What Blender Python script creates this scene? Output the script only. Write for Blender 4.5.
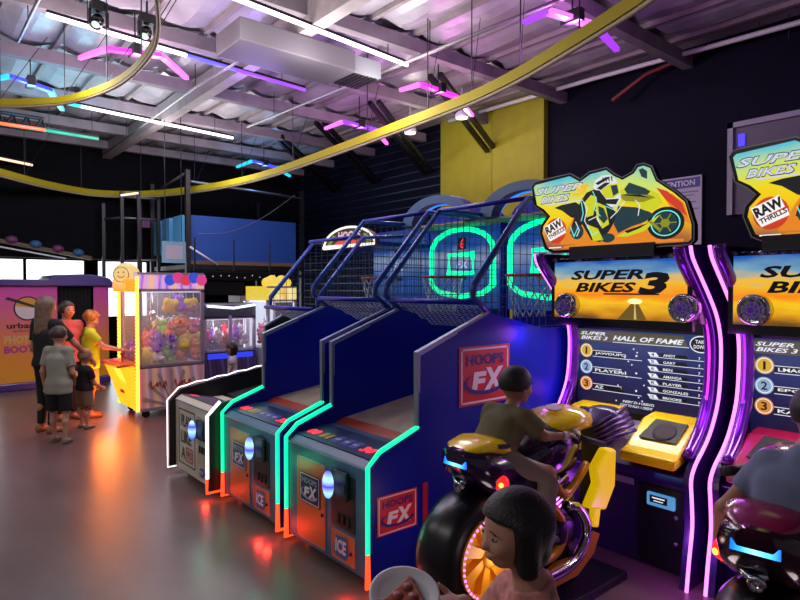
import bpy, math, random
import numpy as np
from mathutils import Vector, Matrix
from math import sin, cos, pi, radians, sqrt

for o in list(bpy.data.objects): bpy.data.objects.remove(o, do_unlink=True)
SC = bpy.context.scene
COL = SC.collection
random.seed(4)
R = radians

# ------------------------------------------------------------------ camera, world, lights, exposure
cam_d = bpy.data.cameras.new('camera'); cam = bpy.data.objects.new('camera', cam_d); COL.objects.link(cam)
cam.location = (0, 0, 1.75)
cam_d.sensor_width = 36; cam_d.lens = 36 * 601 / 800
cam_d.clip_start = .05; cam_d.clip_end = 100
cam.rotation_euler = (R(90 - 1.144), 0, R(-39.8))
SC.camera = cam
SC.view_settings.view_transform = 'Standard'; SC.view_settings.look = 'None'
SC.view_settings.gamma = 1; SC.view_settings.use_curve_mapping = False
SC.view_settings.exposure = 0.0
W = bpy.data.worlds.new('world'); SC.world = W; W.use_nodes = True
W.node_tree.nodes['Background'].inputs[0].default_value = (.62, .55, .66, 1)
W.node_tree.nodes['Background'].inputs[1].default_value = .18
def area(name, loc, rot, sx, sy, power, col):
    d = bpy.data.lights.new(name, 'AREA'); d.shape = 'RECTANGLE'; d.size = sx; d.size_y = sy
    d.energy = power; d.color = col
    o = bpy.data.objects.new(name, d); COL.objects.link(o); o.location = loc; o.rotation_euler = rot
    return o
# daylight entering through the shop-front windows of the far end
area('window_daylight', (2.6, 15.9, 1.3), (R(90), 0, R(180)), 4.5, 2.2, 60, (.9, .95, 1))
# unseen fill lights added behind and left of the camera to lift the hall
area('hall_fill_a', (-2.5, 3.0, 4.25), (0, 0, 0), .3, 5.0, 85, (1, .93, .95))
area('hall_fill_b', (-2.2, 9.0, 4.25), (0, 0, 0), .3, 5.0, 80, (1, .93, .95))

# ------------------------------------------------------------------ materials
def lin(c):
    if isinstance(c, str):
        c = [int(c[i:i+2], 16) / 255 for i in (0, 2, 4)]
        return tuple(x / 12.92 if x <= .04045 else ((x + .055) / 1.055) ** 2.4 for x in c)
    return tuple(c)
MATS = {}
def mat(name, col, rough=.5, metal=0., emit=None, es=0., noise=0., nscale=8., bump=0., bscale=40., coat=0., alpha=None, trans=0., spec=None):
    if name in MATS: return MATS[name]
    m = bpy.data.materials.new(name); m.use_nodes = True; MATS[name] = m
    nt = m.node_tree; b = nt.nodes['Principled BSDF']
    c = lin(col); b.inputs['Base Color'].default_value = (*c, 1)
    b.inputs['Roughness'].default_value = rough; b.inputs['Metallic'].default_value = metal
    if spec is not None: b.inputs['Specular IOR Level'].default_value = spec
    if coat: b.inputs['Coat Weight'].default_value = coat; b.inputs['Coat Roughness'].default_value = .1
    if emit is not None:
        b.inputs['Emission Color'].default_value = (*lin(emit), 1); b.inputs['Emission Strength'].default_value = es
    if trans: b.inputs['Transmission Weight'].default_value = trans; b.inputs['IOR'].default_value = 1.05
    if alpha is not None: b.inputs['Alpha'].default_value = alpha
    if noise or bump:
        tc = nt.nodes.new('ShaderNodeTexCoord')
    if noise:
        n = nt.nodes.new('ShaderNodeTexNoise'); n.inputs['Scale'].default_value = nscale; n.inputs['Detail'].default_value = 4
        nt.links.new(tc.outputs['Object'], n.inputs['Vector'])
        r = nt.nodes.new('ShaderNodeValToRGB')
        r.color_ramp.elements[0].position = .3; r.color_ramp.elements[1].position = .7
        r.color_ramp.elements[0].color = (*[x * (1 - noise) for x in c], 1); r.color_ramp.elements[1].color = (*[min(1, x * (1 + noise)) for x in c], 1)
        nt.links.new(n.outputs['Fac'], r.inputs['Fac']); nt.links.new(r.outputs['Color'], b.inputs['Base Color'])
    if bump:
        n2 = nt.nodes.new('ShaderNodeTexNoise'); n2.inputs['Scale'].default_value = bscale; n2.inputs['Detail'].default_value = 3
        nt.links.new(tc.outputs['Object'], n2.inputs['Vector'])
        bp = nt.nodes.new('ShaderNodeBump'); bp.inputs['Strength'].default_value = bump; bp.inputs['Distance'].default_value = .02
        nt.links.new(n2.outputs['Fac'], bp.inputs['Height']); nt.links.new(bp.outputs['Normal'], b.inputs['Normal'])
    return m
def glow(name, col, s):
    """lamp, tube, backlit print or screen: emits its own colour"""
    return mat(name, (.02, .02, .02), .4, emit=col, es=s)
def ramp_glow(name, axis, stops, lo, hi, s, noise=.0, nscale=3., stretch=(1, 1, 1)):
    """backlit printed sheet: colours run along one object axis from lo to hi"""
    m = bpy.data.materials.new(name); m.use_nodes = True; MATS[name] = m
    nt = m.node_tree; b = nt.nodes['Principled BSDF']; N = nt.nodes.new; Lk = nt.links.new
    tc = N('ShaderNodeTexCoord'); sp = N('ShaderNodeSeparateXYZ'); Lk(tc.outputs['Object'], sp.inputs[0])
    mr = N('ShaderNodeMapRange'); mr.inputs['From Min'].default_value = lo; mr.inputs['From Max'].default_value = hi
    Lk(sp.outputs[axis], mr.inputs['Value'])
    src = mr.outputs['Result']
    if noise:
        mp = N('ShaderNodeMapping'); mp.inputs['Scale'].default_value = stretch; Lk(tc.outputs['Object'], mp.inputs['Vector'])
        n = N('ShaderNodeTexNoise'); n.inputs['Scale'].default_value = nscale; n.inputs['Detail'].default_value = 5; Lk(mp.outputs[0], n.inputs['Vector'])
        ma = N('ShaderNodeMath'); ma.operation = 'MULTIPLY_ADD'; ma.inputs[1].default_value = noise; Lk(n.outputs['Fac'], ma.inputs[0]); Lk(src, ma.inputs[2])
        mb = N('ShaderNodeMath'); mb.operation = 'SUBTRACT'; mb.inputs[1].default_value = noise * .5; Lk(ma.outputs[0], mb.inputs[0]); src = mb.outputs[0]
    r = N('ShaderNodeValToRGB'); el = r.color_ramp.elements
    while len(el) < len(stops): el.new(.5)
    for e, (p, c) in zip(el, stops): e.position = p; e.color = (*lin(c), 1)
    Lk(src, r.inputs['Fac'])
    b.inputs['Base Color'].default_value = (.02, .02, .02, 1); b.inputs['Roughness'].default_value = .5; b.inputs['Specular IOR Level'].default_value = .15
    Lk(r.outputs['Color'], b.inputs['Emission Color']); b.inputs['Emission Strength'].default_value = s
    return m

BLACK = mat('black_paint', '0b0b0e', .45); BLACKG = mat('gloss_black', '08080a', .18, coat=.5)
DARK = mat('dark_steel', '16161a', .5, .3); CHROME = mat('chrome', 'c8c8d0', .12, 1.)
STEEL = mat('grey_steel', '8a8a90', .35, .8); WHITE = mat('white_paint', 'd8d8d8', .5); GREY = mat('grey_paint', '77777c', .5)
RUBBER = mat('rubber', '101012', .55); GLASS = mat('clear_glass', 'ffffff', .03, alpha=.1)

# ------------------------------------------------------------------ mesh builder
class Fr:
    """a flat working frame: a along u, b along v, c along the outward normal"""
    def __init__(s, o, u, v):
        s.o = Vector(o); s.u = Vector(u).normalized(); s.v = Vector(v).normalized(); s.n = s.u.cross(s.v)
    def P(s, a, b, c=0): return s.o + s.u * a + s.v * b + s.n * c
def front(x, y=0, z=0): return Fr((x, y, z), (0, -1, 0), (0, 0, 1))    # faces -x
def side(y, x=0, z=0): return Fr((x, y, z), (1, 0, 0), (0, 0, 1))      # faces -y
def sideb(y, x=0, z=0): return Fr((x, y, z), (-1, 0, 0), (0, 0, 1))    # faces +y
def top(z, x=0, y=0): return Fr((x, y, z), (0, -1, 0), (1, 0, 0))      # faces +z
_TXT = {}
def text_mesh(s, shear, bold):
    k = (s, shear, bold)
    if k not in _TXT:
        cu = bpy.data.curves.new('t', 'FONT'); cu.body = s; cu.shear = shear; cu.offset = bold; cu.resolution_u = 2
        ob = bpy.data.objects.new('t', cu)
        me = bpy.data.meshes.new_from_object(ob)
        vs = [(v.co.x, v.co.y) for v in me.vertices]; fs = [tuple(p.vertices) for p in me.polygons]
        bpy.data.objects.remove(ob); bpy.data.curves.remove(cu); bpy.data.meshes.remove(me)
        _TXT[k] = (vs, fs)
    return _TXT[k]
class MB:
    def __init__(s): s.v = []; s.f = []; s.mi = []; s.sm = []; s.m = 0
    def mat(s, i): s.m = i; return s
    def add(s, vs, fs, smooth=False):
        n = len(s.v); s.v += [tuple(p) for p in vs]
        for f in fs: s.f.append(tuple(i + n for i in f)); s.mi.append(s.m); s.sm.append(smooth)
        return s
    def box(s, x0, x1, y0, y1, z0, z1):
        vs = [(x, y, z) for z in (z0, z1) for y in (y0, y1) for x in (x0, x1)]
        return s.add(vs, [(0, 2, 3, 1), (4, 5, 7, 6), (0, 1, 5, 4), (2, 6, 7, 3), (0, 4, 6, 2), (1, 3, 7, 5)])
    def boxf(s, fr, a0, a1, b0, b1, c0, c1):
        return s.prism(fr, [(a0, b0), (a1, b0), (a1, b1), (a0, b1)], c0, c1)
    def prism(s, fr, poly, c0, c1):
        ar = sum(poly[i][0] * poly[(i+1) % len(poly)][1] - poly[(i+1) % len(poly)][0] * poly[i][1] for i in range(len(poly)))
        if ar < 0: poly = poly[::-1]
        n = len(poly)
        vs = [fr.P(a, b, c0) for a, b in poly] + [fr.P(a, b, c1) for a, b in poly]
        return s.add(vs, [tuple(range(n))[::-1], tuple(range(n, 2 * n))] + [(i, (i+1) % n, n + (i+1) % n, n + i) for i in range(n)])
    def flat(s, fr, poly, c):
        ar = sum(poly[i][0] * poly[(i+1) % len(poly)][1] - poly[(i+1) % len(poly)][0] * poly[i][1] for i in range(len(poly)))
        if ar < 0: poly = poly[::-1]
        return s.add([fr.P(a, b, c) for a, b in poly], [tuple(range(len(poly)))])
    def rect(s, fr, a0, a1, b0, b1, c): return s.flat(fr, [(a0, b0), (a1, b0), (a1, b1), (a0, b1)], c)
    def outline(s, fr, a0, a1, b0, b1, t, c):
        s.rect(fr, a0, a1, b0, b0 + t, c); s.rect(fr, a0, a1, b1 - t, b1, c); s.rect(fr, a0, a0 + t, b0, b1, c); return s.rect(fr, a1 - t, a1, b0, b1, c)
    def disc(s, fr, a, b, r, c, n=20, ry=None):
        ry = ry or r
        return s.flat(fr, [(a + r * cos(2*pi*i/n), b + ry * sin(2*pi*i/n)) for i in range(n)], c)
    def ring(s, fr, a, b, r0, r1, c0, c1, n=28, a0=0, a1=2*pi, ky=1.):
        full = abs(a1 - a0 - 2*pi) < 1e-6; k = n if full else n + 1
        vs = []
        for i in range(k):
            t = a0 + (a1 - a0) * i / n
            for r, c in ((r0, c0), (r1, c0), (r1, c1), (r0, c1)): vs.append(fr.P(a + r * cos(t), b + r * ky * sin(t), c))
        fs = []
        for i in range(n):
            j = (i + 1) % k
            for q in range(4): fs.append((4*i+q, 4*i+(q+1) % 4, 4*j+(q+1) % 4, 4*j+q))
        if not full: fs += [(3, 2, 1, 0), tuple(4*(k-1)+q for q in range(4))]
        return s.add(vs, fs)
    def text(s, fr, st, a0, a1, b0, b1, c, shear=0, bold=.02):
        vs, fs = text_mesh(st, shear, bold)
        xs = [p[0] for p in vs]; ys = [p[1] for p in vs]
        x0, x1, y0, y1 = min(xs), max(xs), min(ys), max(ys)
        return s.add([fr.P(a0 + (x-x0)/(x1-x0)*(a1-a0), b0 + (y-y0)/(y1-y0)*(b1-b0), c) for x, y in vs], fs)
    def tube(s, pts, r, seg=8, closed=False, caps=True):
        pts = [Vector(p) for p in pts]; n = len(pts); rs = r if isinstance(r, (list, tuple)) else [r] * n
        vs = []; up = None
        for i, p in enumerate(pts):
            a = pts[i-1] if (i or closed) else p; b = pts[(i+1) % n] if (i < n-1 or closed) else p
            d = (b - a).normalized()
            if up is None:
                up = Vector((0, 0, 1)) if abs(d.z) < .9 else Vector((1, 0, 0))
            e = d.cross(up)
            if e.length < 1e-4: e = d.orthogonal()
            e.normalize(); f = e.cross(d); up = f
            k = 1.
            if 0 < i < n-1 or closed:
                d1 = (p - a).normalized(); k = 1 / max(.5, d.dot(d1))
            for q in range(seg):
                t = 2 * pi * (q + .5) / seg; vs.append(p + (e * cos(t) + f * sin(t)) * rs[i] * k)
        fs = []
        for i in range(n if closed else n - 1):
            j = (i + 1) % n
            for q in range(seg): fs.append((i*seg+q, i*seg+(q+1) % seg, j*seg+(q+1) % seg, j*seg+q))
        if caps and not closed: fs += [tuple(range(seg))[::-1], tuple(range((n-1)*seg, n*seg))]
        return s.add(vs, fs, seg > 5)
    def lathe(s, o, axis, prof, n=24, caps=True):
        """prof: (radius, height along axis) pairs"""
        o = Vector(o); ax = Vector(axis).normalized(); e = ax.orthogonal().normalized(); f = ax.cross(e)
        vs = [o + ax * h + (e * cos(2*pi*i/n) + f * sin(2*pi*i/n)) * r for r, h in prof for i in range(n)]
        fs = [(k*n+i, k*n+(i+1) % n, (k+1)*n+(i+1) % n, (k+1)*n+i) for k in range(len(prof)-1) for i in range(n)]
        if caps and prof[0][0] > 1e-4: fs.append(tuple(range(n))[::-1])
        if caps and prof[-1][0] > 1e-4: fs.append(tuple(range((len(prof)-1)*n, len(prof)*n)))
        return s.add(vs, fs, True)
    def ball(s, c, r, n=12, k=8, rot=None):
        r = r if isinstance(r, (tuple, list)) else (r, r, r); c = Vector(c)
        vs = []; fs = []
        for j in range(k + 1):
            t = pi * j / k
            for i in range(n):
                p = 2 * pi * i / n; q = Vector((r[0]*sin(t)*cos(p), r[1]*sin(t)*sin(p), r[2]*cos(t)))
                if rot is not None: q = rot @ q
                vs.append(c + q)
        for j in range(k):
            for i in range(n): fs.append((j*n+i, (j+1)*n+i, (j+1)*n+(i+1) % n, j*n+(i+1) % n))
        return s.add(vs, fs, True)
    def loft(s, rings, caps=True, smooth=True):
        n = len(rings[0]); vs = [p for r in rings for p in r]
        fs = [(k*n+i, k*n+(i+1) % n, (k+1)*n+(i+1) % n, (k+1)*n+i) for k in range(len(rings)-1) for i in range(n)]
        s.add(vs, fs, smooth)
        if caps: s.add(rings[0], [tuple(range(n))[::-1]]); s.add(rings[-1], [tuple(range(n))])
        return s
    def build(s, name, mats, parent=None, bevel=0., loc=None):
        me = bpy.data.meshes.new(name); me.from_pydata(s.v, [], s.f)
        mats = mats if isinstance(mats, (list, tuple)) else [mats]
        for m in mats: me.materials.append(m)
        me.polygons.foreach_set('material_index', s.mi); me.polygons.foreach_set('use_smooth', s.sm); me.update()
        o = bpy.data.objects.new(name, me); COL.objects.link(o)
        if parent: o.parent = parent
        if loc: o.location = loc
        if bevel:
            b = o.modifiers.new('b', 'BEVEL'); b.width = bevel; b.segments = 2; b.limit_method = 'ANGLE'; b.angle_limit = R(40)
        return o
def thing(name, label, cat, loc=(0, 0, 0), rotz=0, group=None):
    o = bpy.data.objects.new(name, None); COL.objects.link(o); o.empty_display_size = .1
    o.location = loc; o.rotation_euler = (0, 0, rotz); return tag(o, label, cat, group)
def tag(o, label=None, cat=None, group=None, kind=None):
    if label: o['label'] = label
    if cat: o['category'] = cat
    if group: o['group'] = group
    if kind: o['kind'] = kind
    return o
def struct(o): o['kind'] = 'structure'; return o
def lamp(name, parent, loc, watt, col, soft=.06):
    l = bpy.data.lights.new(name, 'POINT'); l.energy = watt; l.color = col; l.shadow_soft_size = soft
    o = bpy.data.objects.new(name, l); COL.objects.link(o); o.parent = parent; o.location = loc; return o
def pieces(name, mt, parent, runs, r, seg=4):
    for p in runs: MB().tube(p, r, seg).build(name, mt, parent)
def copy_tree(o, parent=None):
    c = o.copy(); COL.objects.link(c)
    if parent: c.parent = parent
    for ch in list(o.children): copy_tree(ch, c)
    return c
def clip_lines(poly, axis, c):
    """spans of an axis-aligned line inside a polygon"""
    xs = []; n = len(poly)
    for i in range(n):
        p, q = poly[i], poly[(i+1) % n]
        if (p[axis] <= c) != (q[axis] <= c):
            t = (c - p[axis]) / (q[axis] - p[axis]); xs.append(p[1-axis] + t * (q[1-axis] - p[1-axis]))
    xs.sort(); return list(zip(xs[::2], xs[1::2]))
def wire_grid(m, P, poly, step, r):
    lo = [min(p[k] for p in poly) for k in (0, 1)]; hi = [max(p[k] for p in poly) for k in (0, 1)]
    for axis in (0, 1):
        c = lo[axis] + step * .5
        while c < hi[axis]:
            for s0, s1 in clip_lines(poly, axis, c):
                a, b = ((c, s0), (c, s1)) if axis == 0 else ((s0, c), (s1, c))
                m.tube([P(*a), P(*b)], r, 4, caps=False)
            c += step
def arc(cx, cy, r, a0, a1, n): return [(cx + r*cos(a0+(a1-a0)*i/n), cy + r*sin(a0+(a1-a0)*i/n)) for i in range(n+1)]
# ------------------------------------------------------------------ the room
WX = 7.5; CZ = 4.7
def floor_mat():
    m = mat('worn_vinyl_floor', '57504f', .3); nt = m.node_tree; b = nt.nodes['Principled BSDF']; N = nt.nodes.new; Lk = nt.links.new
    tc = N('ShaderNodeTexCoord'); mp = N('ShaderNodeMapping'); mp.inputs['Scale'].default_value = (1, .35, 1); Lk(tc.outputs['Object'], mp.inputs[0])
    n = N('ShaderNodeTexNoise'); n.inputs['Scale'].default_value = 3.2; n.inputs['Detail'].default_value = 8; n.inputs['Roughness'].default_value = .65; Lk(mp.outputs[0], n.inputs['Vector'])
    r = N('ShaderNodeValToRGB'); e = r.color_ramp.elements; e[0].position = .3; e[1].position = .72
    e[0].color = (*lin('5a4746'), 1); e[1].color = (*lin('725c58'), 1); Lk(n.outputs['Fac'], r.inputs[0]); Lk(r.outputs[0], b.inputs['Base Color'])
    r2 = N('ShaderNodeMapRange'); r2.inputs['To Min'].default_value = .25; r2.inputs['To Max'].default_value = .34; Lk(n.outputs['Fac'], r2.inputs['Value']); Lk(r2.outputs[0], b.inputs['Roughness'])
    n3 = N('ShaderNodeTexNoise'); n3.inputs['Scale'].default_value = 60; Lk(mp.outputs[0], n3.inputs['Vector'])
    bp = N('ShaderNodeBump'); bp.inputs['Strength'].default_value = .04; bp.inputs['Distance'].default_value = .01; Lk(n3.outputs['Fac'], bp.inputs['Height']); Lk(bp.outputs[0], b.inputs['Normal'])
    return m
struct(MB().box(-7, WX + .2, -3, 17.2, -.15, 0).build('floor', floor_mat()))
INS = mat('silver_insulation', 'b4aeb6', .4, .2, noise=.15, nscale=2.5, bump=.9, bscale=5)
m = MB(); m.box(-7, WX + .2, -3, 17.2, CZ, CZ + .2)
m.mat(1)
PUR = [-1.6, -.1, 1.6, 3.4, 5.2, 6.7, 8.25, 9.8, 11.3, 12.6]
x = -6.6
while x < WX:
    m.box(x, x + .05, -3, 12.9, CZ - .06, CZ); x += .62
m.mat(0)
# insulation blankets sagging between the joists
x = -6.6
while x < WX - .6:
    for i in range(len(PUR) - 1):
        y0, y1 = PUR[i] + .1, PUR[i+1] - .02; rows = []
        for j in range(7):
            yy = y0 + (y1 - y0) * j / 6
            rows.append([(x + .05 + .57 * k / 4, yy + .05 * random.uniform(-1, 1), CZ - .005 - .075 * sin(pi * k / 4) * (.6 + .5 * random.random())) for k in range(5)])
        for j in range(6):
            for k in range(4): m.add([rows[j][k], rows[j][k+1], rows[j+1][k+1], rows[j+1][k]], [(0, 1, 2, 3)], True)
    x += .62
WOODB = mat('pale_beam_wood', '94888a', .6, noise=.15, nscale=6)
struct(m.build('ceiling', [INS, WOODB]))
PURM = mat('weathered_purlin', '8a7e86', .65, noise=.2, nscale=4)
for i, y in enumerate(PUR):
    m = MB().box(-7, WX, y, y + .12, CZ - .25, CZ - .1); struct(m.build('trim_%d' % (i + 1), PURM))
for i, x in enumerate((-2.6, 3.14)):
    m = MB().box(x, x + .15, -3, 13, CZ - .37, CZ - .1); struct(m.build('trim_%d' % (i + 20), WOODB))
WALLD = mat('black_navy_wall', '07071a', .7, noise=.2, nscale=2, spec=.12)
m = MB().box(WX, WX + .2, -3, 16.2, 0, CZ)
z = 1.2
m.mat(1)
while z < CZ - .1:
    m.box(WX - .012, WX, 7.83, 13, z, z + .022); z += .16
struct(m.build('wall_right', [WALLD, mat('siding_ridge', '16182a', .4)]))
YEL = mat('chartreuse_wall_paint', '9a9408', .65, noise=.08, nscale=5)
m = MB().box(WX - .03, WX, 6.62, 7.83, 0, CZ).box(WX - .1, WX, 5.54, 6.55, 0, CZ)
m.mat(1).box(WX - .02, WX, 6.55, 6.62, 0, CZ)
struct(m.build('trim_30', [YEL, mat('olive_groove', '4a4708', .7)]))
BULK = mat('dark_bulkhead', '0c0c10', .8, noise=.2, nscale=1.5, spec=.1)
struct(MB().box(-7, WX, 13, 13.15, 2.32, CZ).build('wall_back', BULK))
m = MB().box(-7, WX, 13.15, 16.0, 2.62, 2.7); struct(m.build('trim_31', BULK))
m = MB().box(-7, WX, 16, 16.2, 0, 1.05).box(-7, WX, 16, 16.2, 2.4, 2.7).box(3.45, 3.7, 16, 16.2, 1.05, 2.4).box(4.9, WX, 16, 16.2, 1.05, 2.4)
struct(m.build('wall_front', BULK))
DAY = ramp_glow('daylit_pane', 'X', [(0, 'e8f2ff'), (.3, 'ffffff'), (.45, 'cfe4ee'), (.6, 'ffffff'), (1, 'dfeaf2')], -3, 5, 2.6)
k = 1
for x0, x1 in ((-1.4, -.2), (-.2, 1.0), (1.0, 2.2), (2.2, 3.45), (3.7, 4.9)):
    w = struct(MB().box(x0, x1, 16.02, 16.06, 1.05, 2.4).build('window_%d' % k, DAY))
    m = MB().box(x0 - .03, x0 + .03, 15.96, 16.02, 1.05, 2.4).box(x1 - .03, x1 + .03, 15.96, 16.02, 1.05, 2.4).box(x0, x1, 15.96, 16.02, 1.75, 1.79)
    m.build('window_frame', DARK, w); k += 1
# posters and framed pane on the dark right wall
nt_ = thing('notice_poster', 'white notice headed attention on the dark wall between the two bike marquees', 'poster', (WX - .035, 3.6, 2.7))
fr = front(0); m = MB().boxf(fr, -.34, .34, -.42, .42, -.01, .01); m.mat(1).rect(fr, -.32, .32, .28, .40, .012); m.mat(2)
for i in range(15): m.rect(fr, -.3, .3 - .12 * ((i * 7) % 5) / 5, .22 - i * .042, .236 - i * .042, .012)
m.build('sheet', [mat('poster_paper', 'b9b9c2', .6), mat('poster_blue', '2c3a86', .5), mat('poster_ink', '7d7d88', .6)], nt_)
m = MB(); m.text(fr, 'ATTENTION', -.26, .26, .305, .375, .014); m.build('lettering', WHITE, nt_)
pn = thing('framed_wall_panel', 'grey framed panel high on the dark wall above the right bike marquee', 'panel', (WX - .04, 2.1, 3.3))
MB().boxf(fr, -.82, .82, -.7, .34, -.03, .0).build('sheet', mat('panel_grey', '55555c', .5), pn)
m = MB().boxf(fr, -.86, .86, .3, .36, 0, .04).boxf(fr, -.86, -.8, -.7, .36, 0, .04).boxf(fr, .8, .86, -.7, .36, 0, .04); m.build('frame', mat('panel_frame', '8d8d94', .4), pn)
MB().boxf(fr, -.75, -.68, .08, .22, 0, .02).build('indicator', glow('violet_led', '4030ff', 1.2), pn)

# ------------------------------------------------------------------ hung from the ceiling
def rod(m, x, y, z, r=.006): m.tube([(x, y, z), (x, y, CZ)], r, 4)
LEDW = glow('white_led_tube', 'fff6fa', 3.2)
def led(name, label, p0, p1, mats, split=None, r=.022, lamps=(), pw=42):
    p0, p1 = Vector(p0), Vector(p1)
    t = thing(name, label, 'light', p0, 0, 'straight led tubes under the ceiling'); d = p1 - p0
    m = MB(); pts = [Vector((0, 0, 0))]
    if split:
        last = 0
        for i, (f, _) in enumerate(split):
            m.mat(i).tube([d * last, d * f], r, 8); last = f
        m.build('tube', [s[1] for s in split], t)
    else: m.tube([(0, 0, 0), d], r, 8).build('tube', mats, t)
    for f, col in lamps:
        l = bpy.data.lights.new('tube_lamp', 'POINT'); l.energy = pw; l.color = col; l.shadow_soft_size = .3
        lo = bpy.data.objects.new('tube_lamp', l); COL.objects.link(lo); lo.parent = t; lo.location = d * f + Vector((0, 0, -.4))
    MB().tube([Vector((0, 0, .035)), d + Vector((0, 0, .035))], .018, 4).build('housing', DARK, t)
    pieces('hanger', DARK, t, [[(d.x * f, d.y * f, d.z * f + .03), (d.x * f, d.y * f, CZ - p0.z - .1)] for f in (.12, .88)], .005)
LB = glow('blue_led_tube', '5a50ff', 2.2); LP = glow('violet_led_tube', '9040e0', 1.6); LC = glow('cyan_led_tube', '30d8ff', 1.8); LT = glow('teal_led_tube', '40d0b0', 1.0); LO = glow('orange_led_tube', 'ff8040', 2)
led('led_tube', 'long led tube white at left turning blue and violet, above the pink wing light', (1.09, 6.46, 4.3), (4.05, 6.77, 4.3), None, [(.46, LEDW), (.66, LB), (1, LP)], lamps=((.1, (1, .95, .97)), (.35, (1, .95, .97)), (.75, (.45, .3, 1))))
led('led_tube', 'thickest white led tube at the top centre under the duct', (1.9, 4.99, 4.3), (4.5, 5.27, 4.3), LEDW, lamps=((.15, (1, .95, .97)), (.5, (1, .95, .97)), (.85, (1, .95, .97))))
led('led_tube', 'white led tube with a cyan end running beside the yellow loop', (1.6, 9.34, 4.3), (4.39, 9.71, 4.3), None, [(.14, LC), (1, LEDW)], lamps=((.05, (.3, .85, 1)), (.45, (1, .95, .97)), (.85, (1, .95, .97))))
led('led_tube', 'teal led tube end beside the glowing orange truss at far left', (1.59, 9.86, 4.0), (2.34, 9.92, 4.0), LT)
led('led_tube', 'short warm white led tube above the climbing beam at far left', (1.0, 12.3, 4.0), (1.9, 12.8, 4.0), glow('warm_led', 'ffd0b0', 1.6))
t = thing('lit_truss', 'dark truss piece with glowing orange red led strip at upper left edge', 'truss', (.6, 9.7, 3.98))
m = MB()
for dy, dz in ((0, 0), (.18, 0), (.09, .16)): m.tube([(-.3, dy, dz), (1.0, dy, dz)], .025, 6)
for i in range(8): m.tube([(-.3 + i*.17, 0, 0), (-.22 + i*.17, .09, .16), (-.13 + i*.17, .18, 0)], .012, 4)
m.tube([(.0, .09, .16), (.0, .09, CZ - 4.1)], .01, 4); m.build('frame', DARK, t)
MB().tube([(-.3, -.03, -.02), (1.0, -.03, -.02)], .022, 6).build('led_strip', glow('ember_led', 'ff5a20', 2.4), t)
def wing(label, pts, mats, tail):
    P_ = [Vector((p[0], p[1], 4.15)) for p in pts]; c = (P_[0] + P_[3]) / 2
    t = thing('wing_light', label, 'light', c, 0, 'wing shaped led lights under the ceiling')
    Q = [p - c for p in P_]
    wd = [.018, .036, .036, .026]; m = MB()
    for i in range(3):
        m.mat(i); a, b = Q[i], Q[i+1]; d = (b - a).normalized(); n = Vector((-d.y, d.x, 0))
        wa, wb = wd[i], wd[i+1]
        if i == 1: wa, wb = .042, .042
        m.add([a - n*wa, b - n*wb, b + n*wb, a + n*wa, a - n*wa + Vector((0, 0, .04)), b - n*wb + Vector((0, 0, .04)), b + n*wb + Vector((0, 0, .04)), a + n*wa + Vector((0, 0, .04))],
              [(3, 2, 1, 0), (4, 5, 6, 7), (0, 1, 5, 4), (1, 2, 6, 5), (2, 3, 7, 6), (3, 0, 4, 7)])
    m.build('light_bar', mats, t)
    h = MB(); q = (Q[1] + Q[2]) / 2
    l = bpy.data.lights.new('wing_lamp', 'POINT'); l.energy = 50 if 'top right' in label else 20; l.color = tail; l.shadow_soft_size = .15
    lo = bpy.data.objects.new('wing_lamp', l); COL.objects.link(lo); lo.parent = t; lo.location = q + Vector((0, 0, -.1))
    h.box(q.x - .04, q.x + .04, q.y - .1, q.y + .1, -.02, .09); h.tube([(q.x, q.y, .05), (q.x, q.y, CZ - 4.25)], .008, 4)
    h.build('bracket', BLACK, t)
PK = glow('pink_led', 'f030e0', 1.5); PK2 = glow('pale_pink_led', 'ff70f0', 1.6); VI = glow('violet_wing_led', 'a038f0', 1.3); CY = glow('cyan_wing_led', '20c8f0', 1.5); BL = glow('blue_wing_led', '4048f0', 1.3)
wing('pink wing light below the blue ended led tube at upper left', [(1.49, 7.06), (1.65, 6.61), (2.14, 6.45), (2.58, 6.94)], [PK2, PK, PK2], (1, .25, .9))
wing('pink wing light crossing the yellow track in front of the yellow wall', [(4.74, 5.69), (4.79, 5.37), (5.43, 5.43), (6.21, 5.87)], [PK2, PK, PK2], (1, .25, .9))
wing('violet pink wing light over the black wall left of the yellow wall', [(5.0, 7.78), (4.99, 7.29), (5.62, 7.34), (6.32, 7.93)], [PK2, VI, PK2], (.9, .3, 1))
wing('violet wing light at top right where the yellow track leaves the frame', [(4.4, 3.53), (4.4, 3.25), (4.97, 3.15), (5.64, 3.32)], [VI, PK2, VI], (.8, .3, 1))
wing('cyan and violet wing light above the big blue panel', [(5.22, 11.36), (5.2, 10.64), (5.81, 10.88), (6.52, 11.55)], [CY, BL, CY], (.25, .5, 1))
wing('cyan and blue wing light beneath the yellow loop at far left', [(.86, 8.46), (1.0, 8.17), (1.45, 8.44), (1.73, 9.23)], [CY, BL, CY], (.25, .5, 1))
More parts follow.
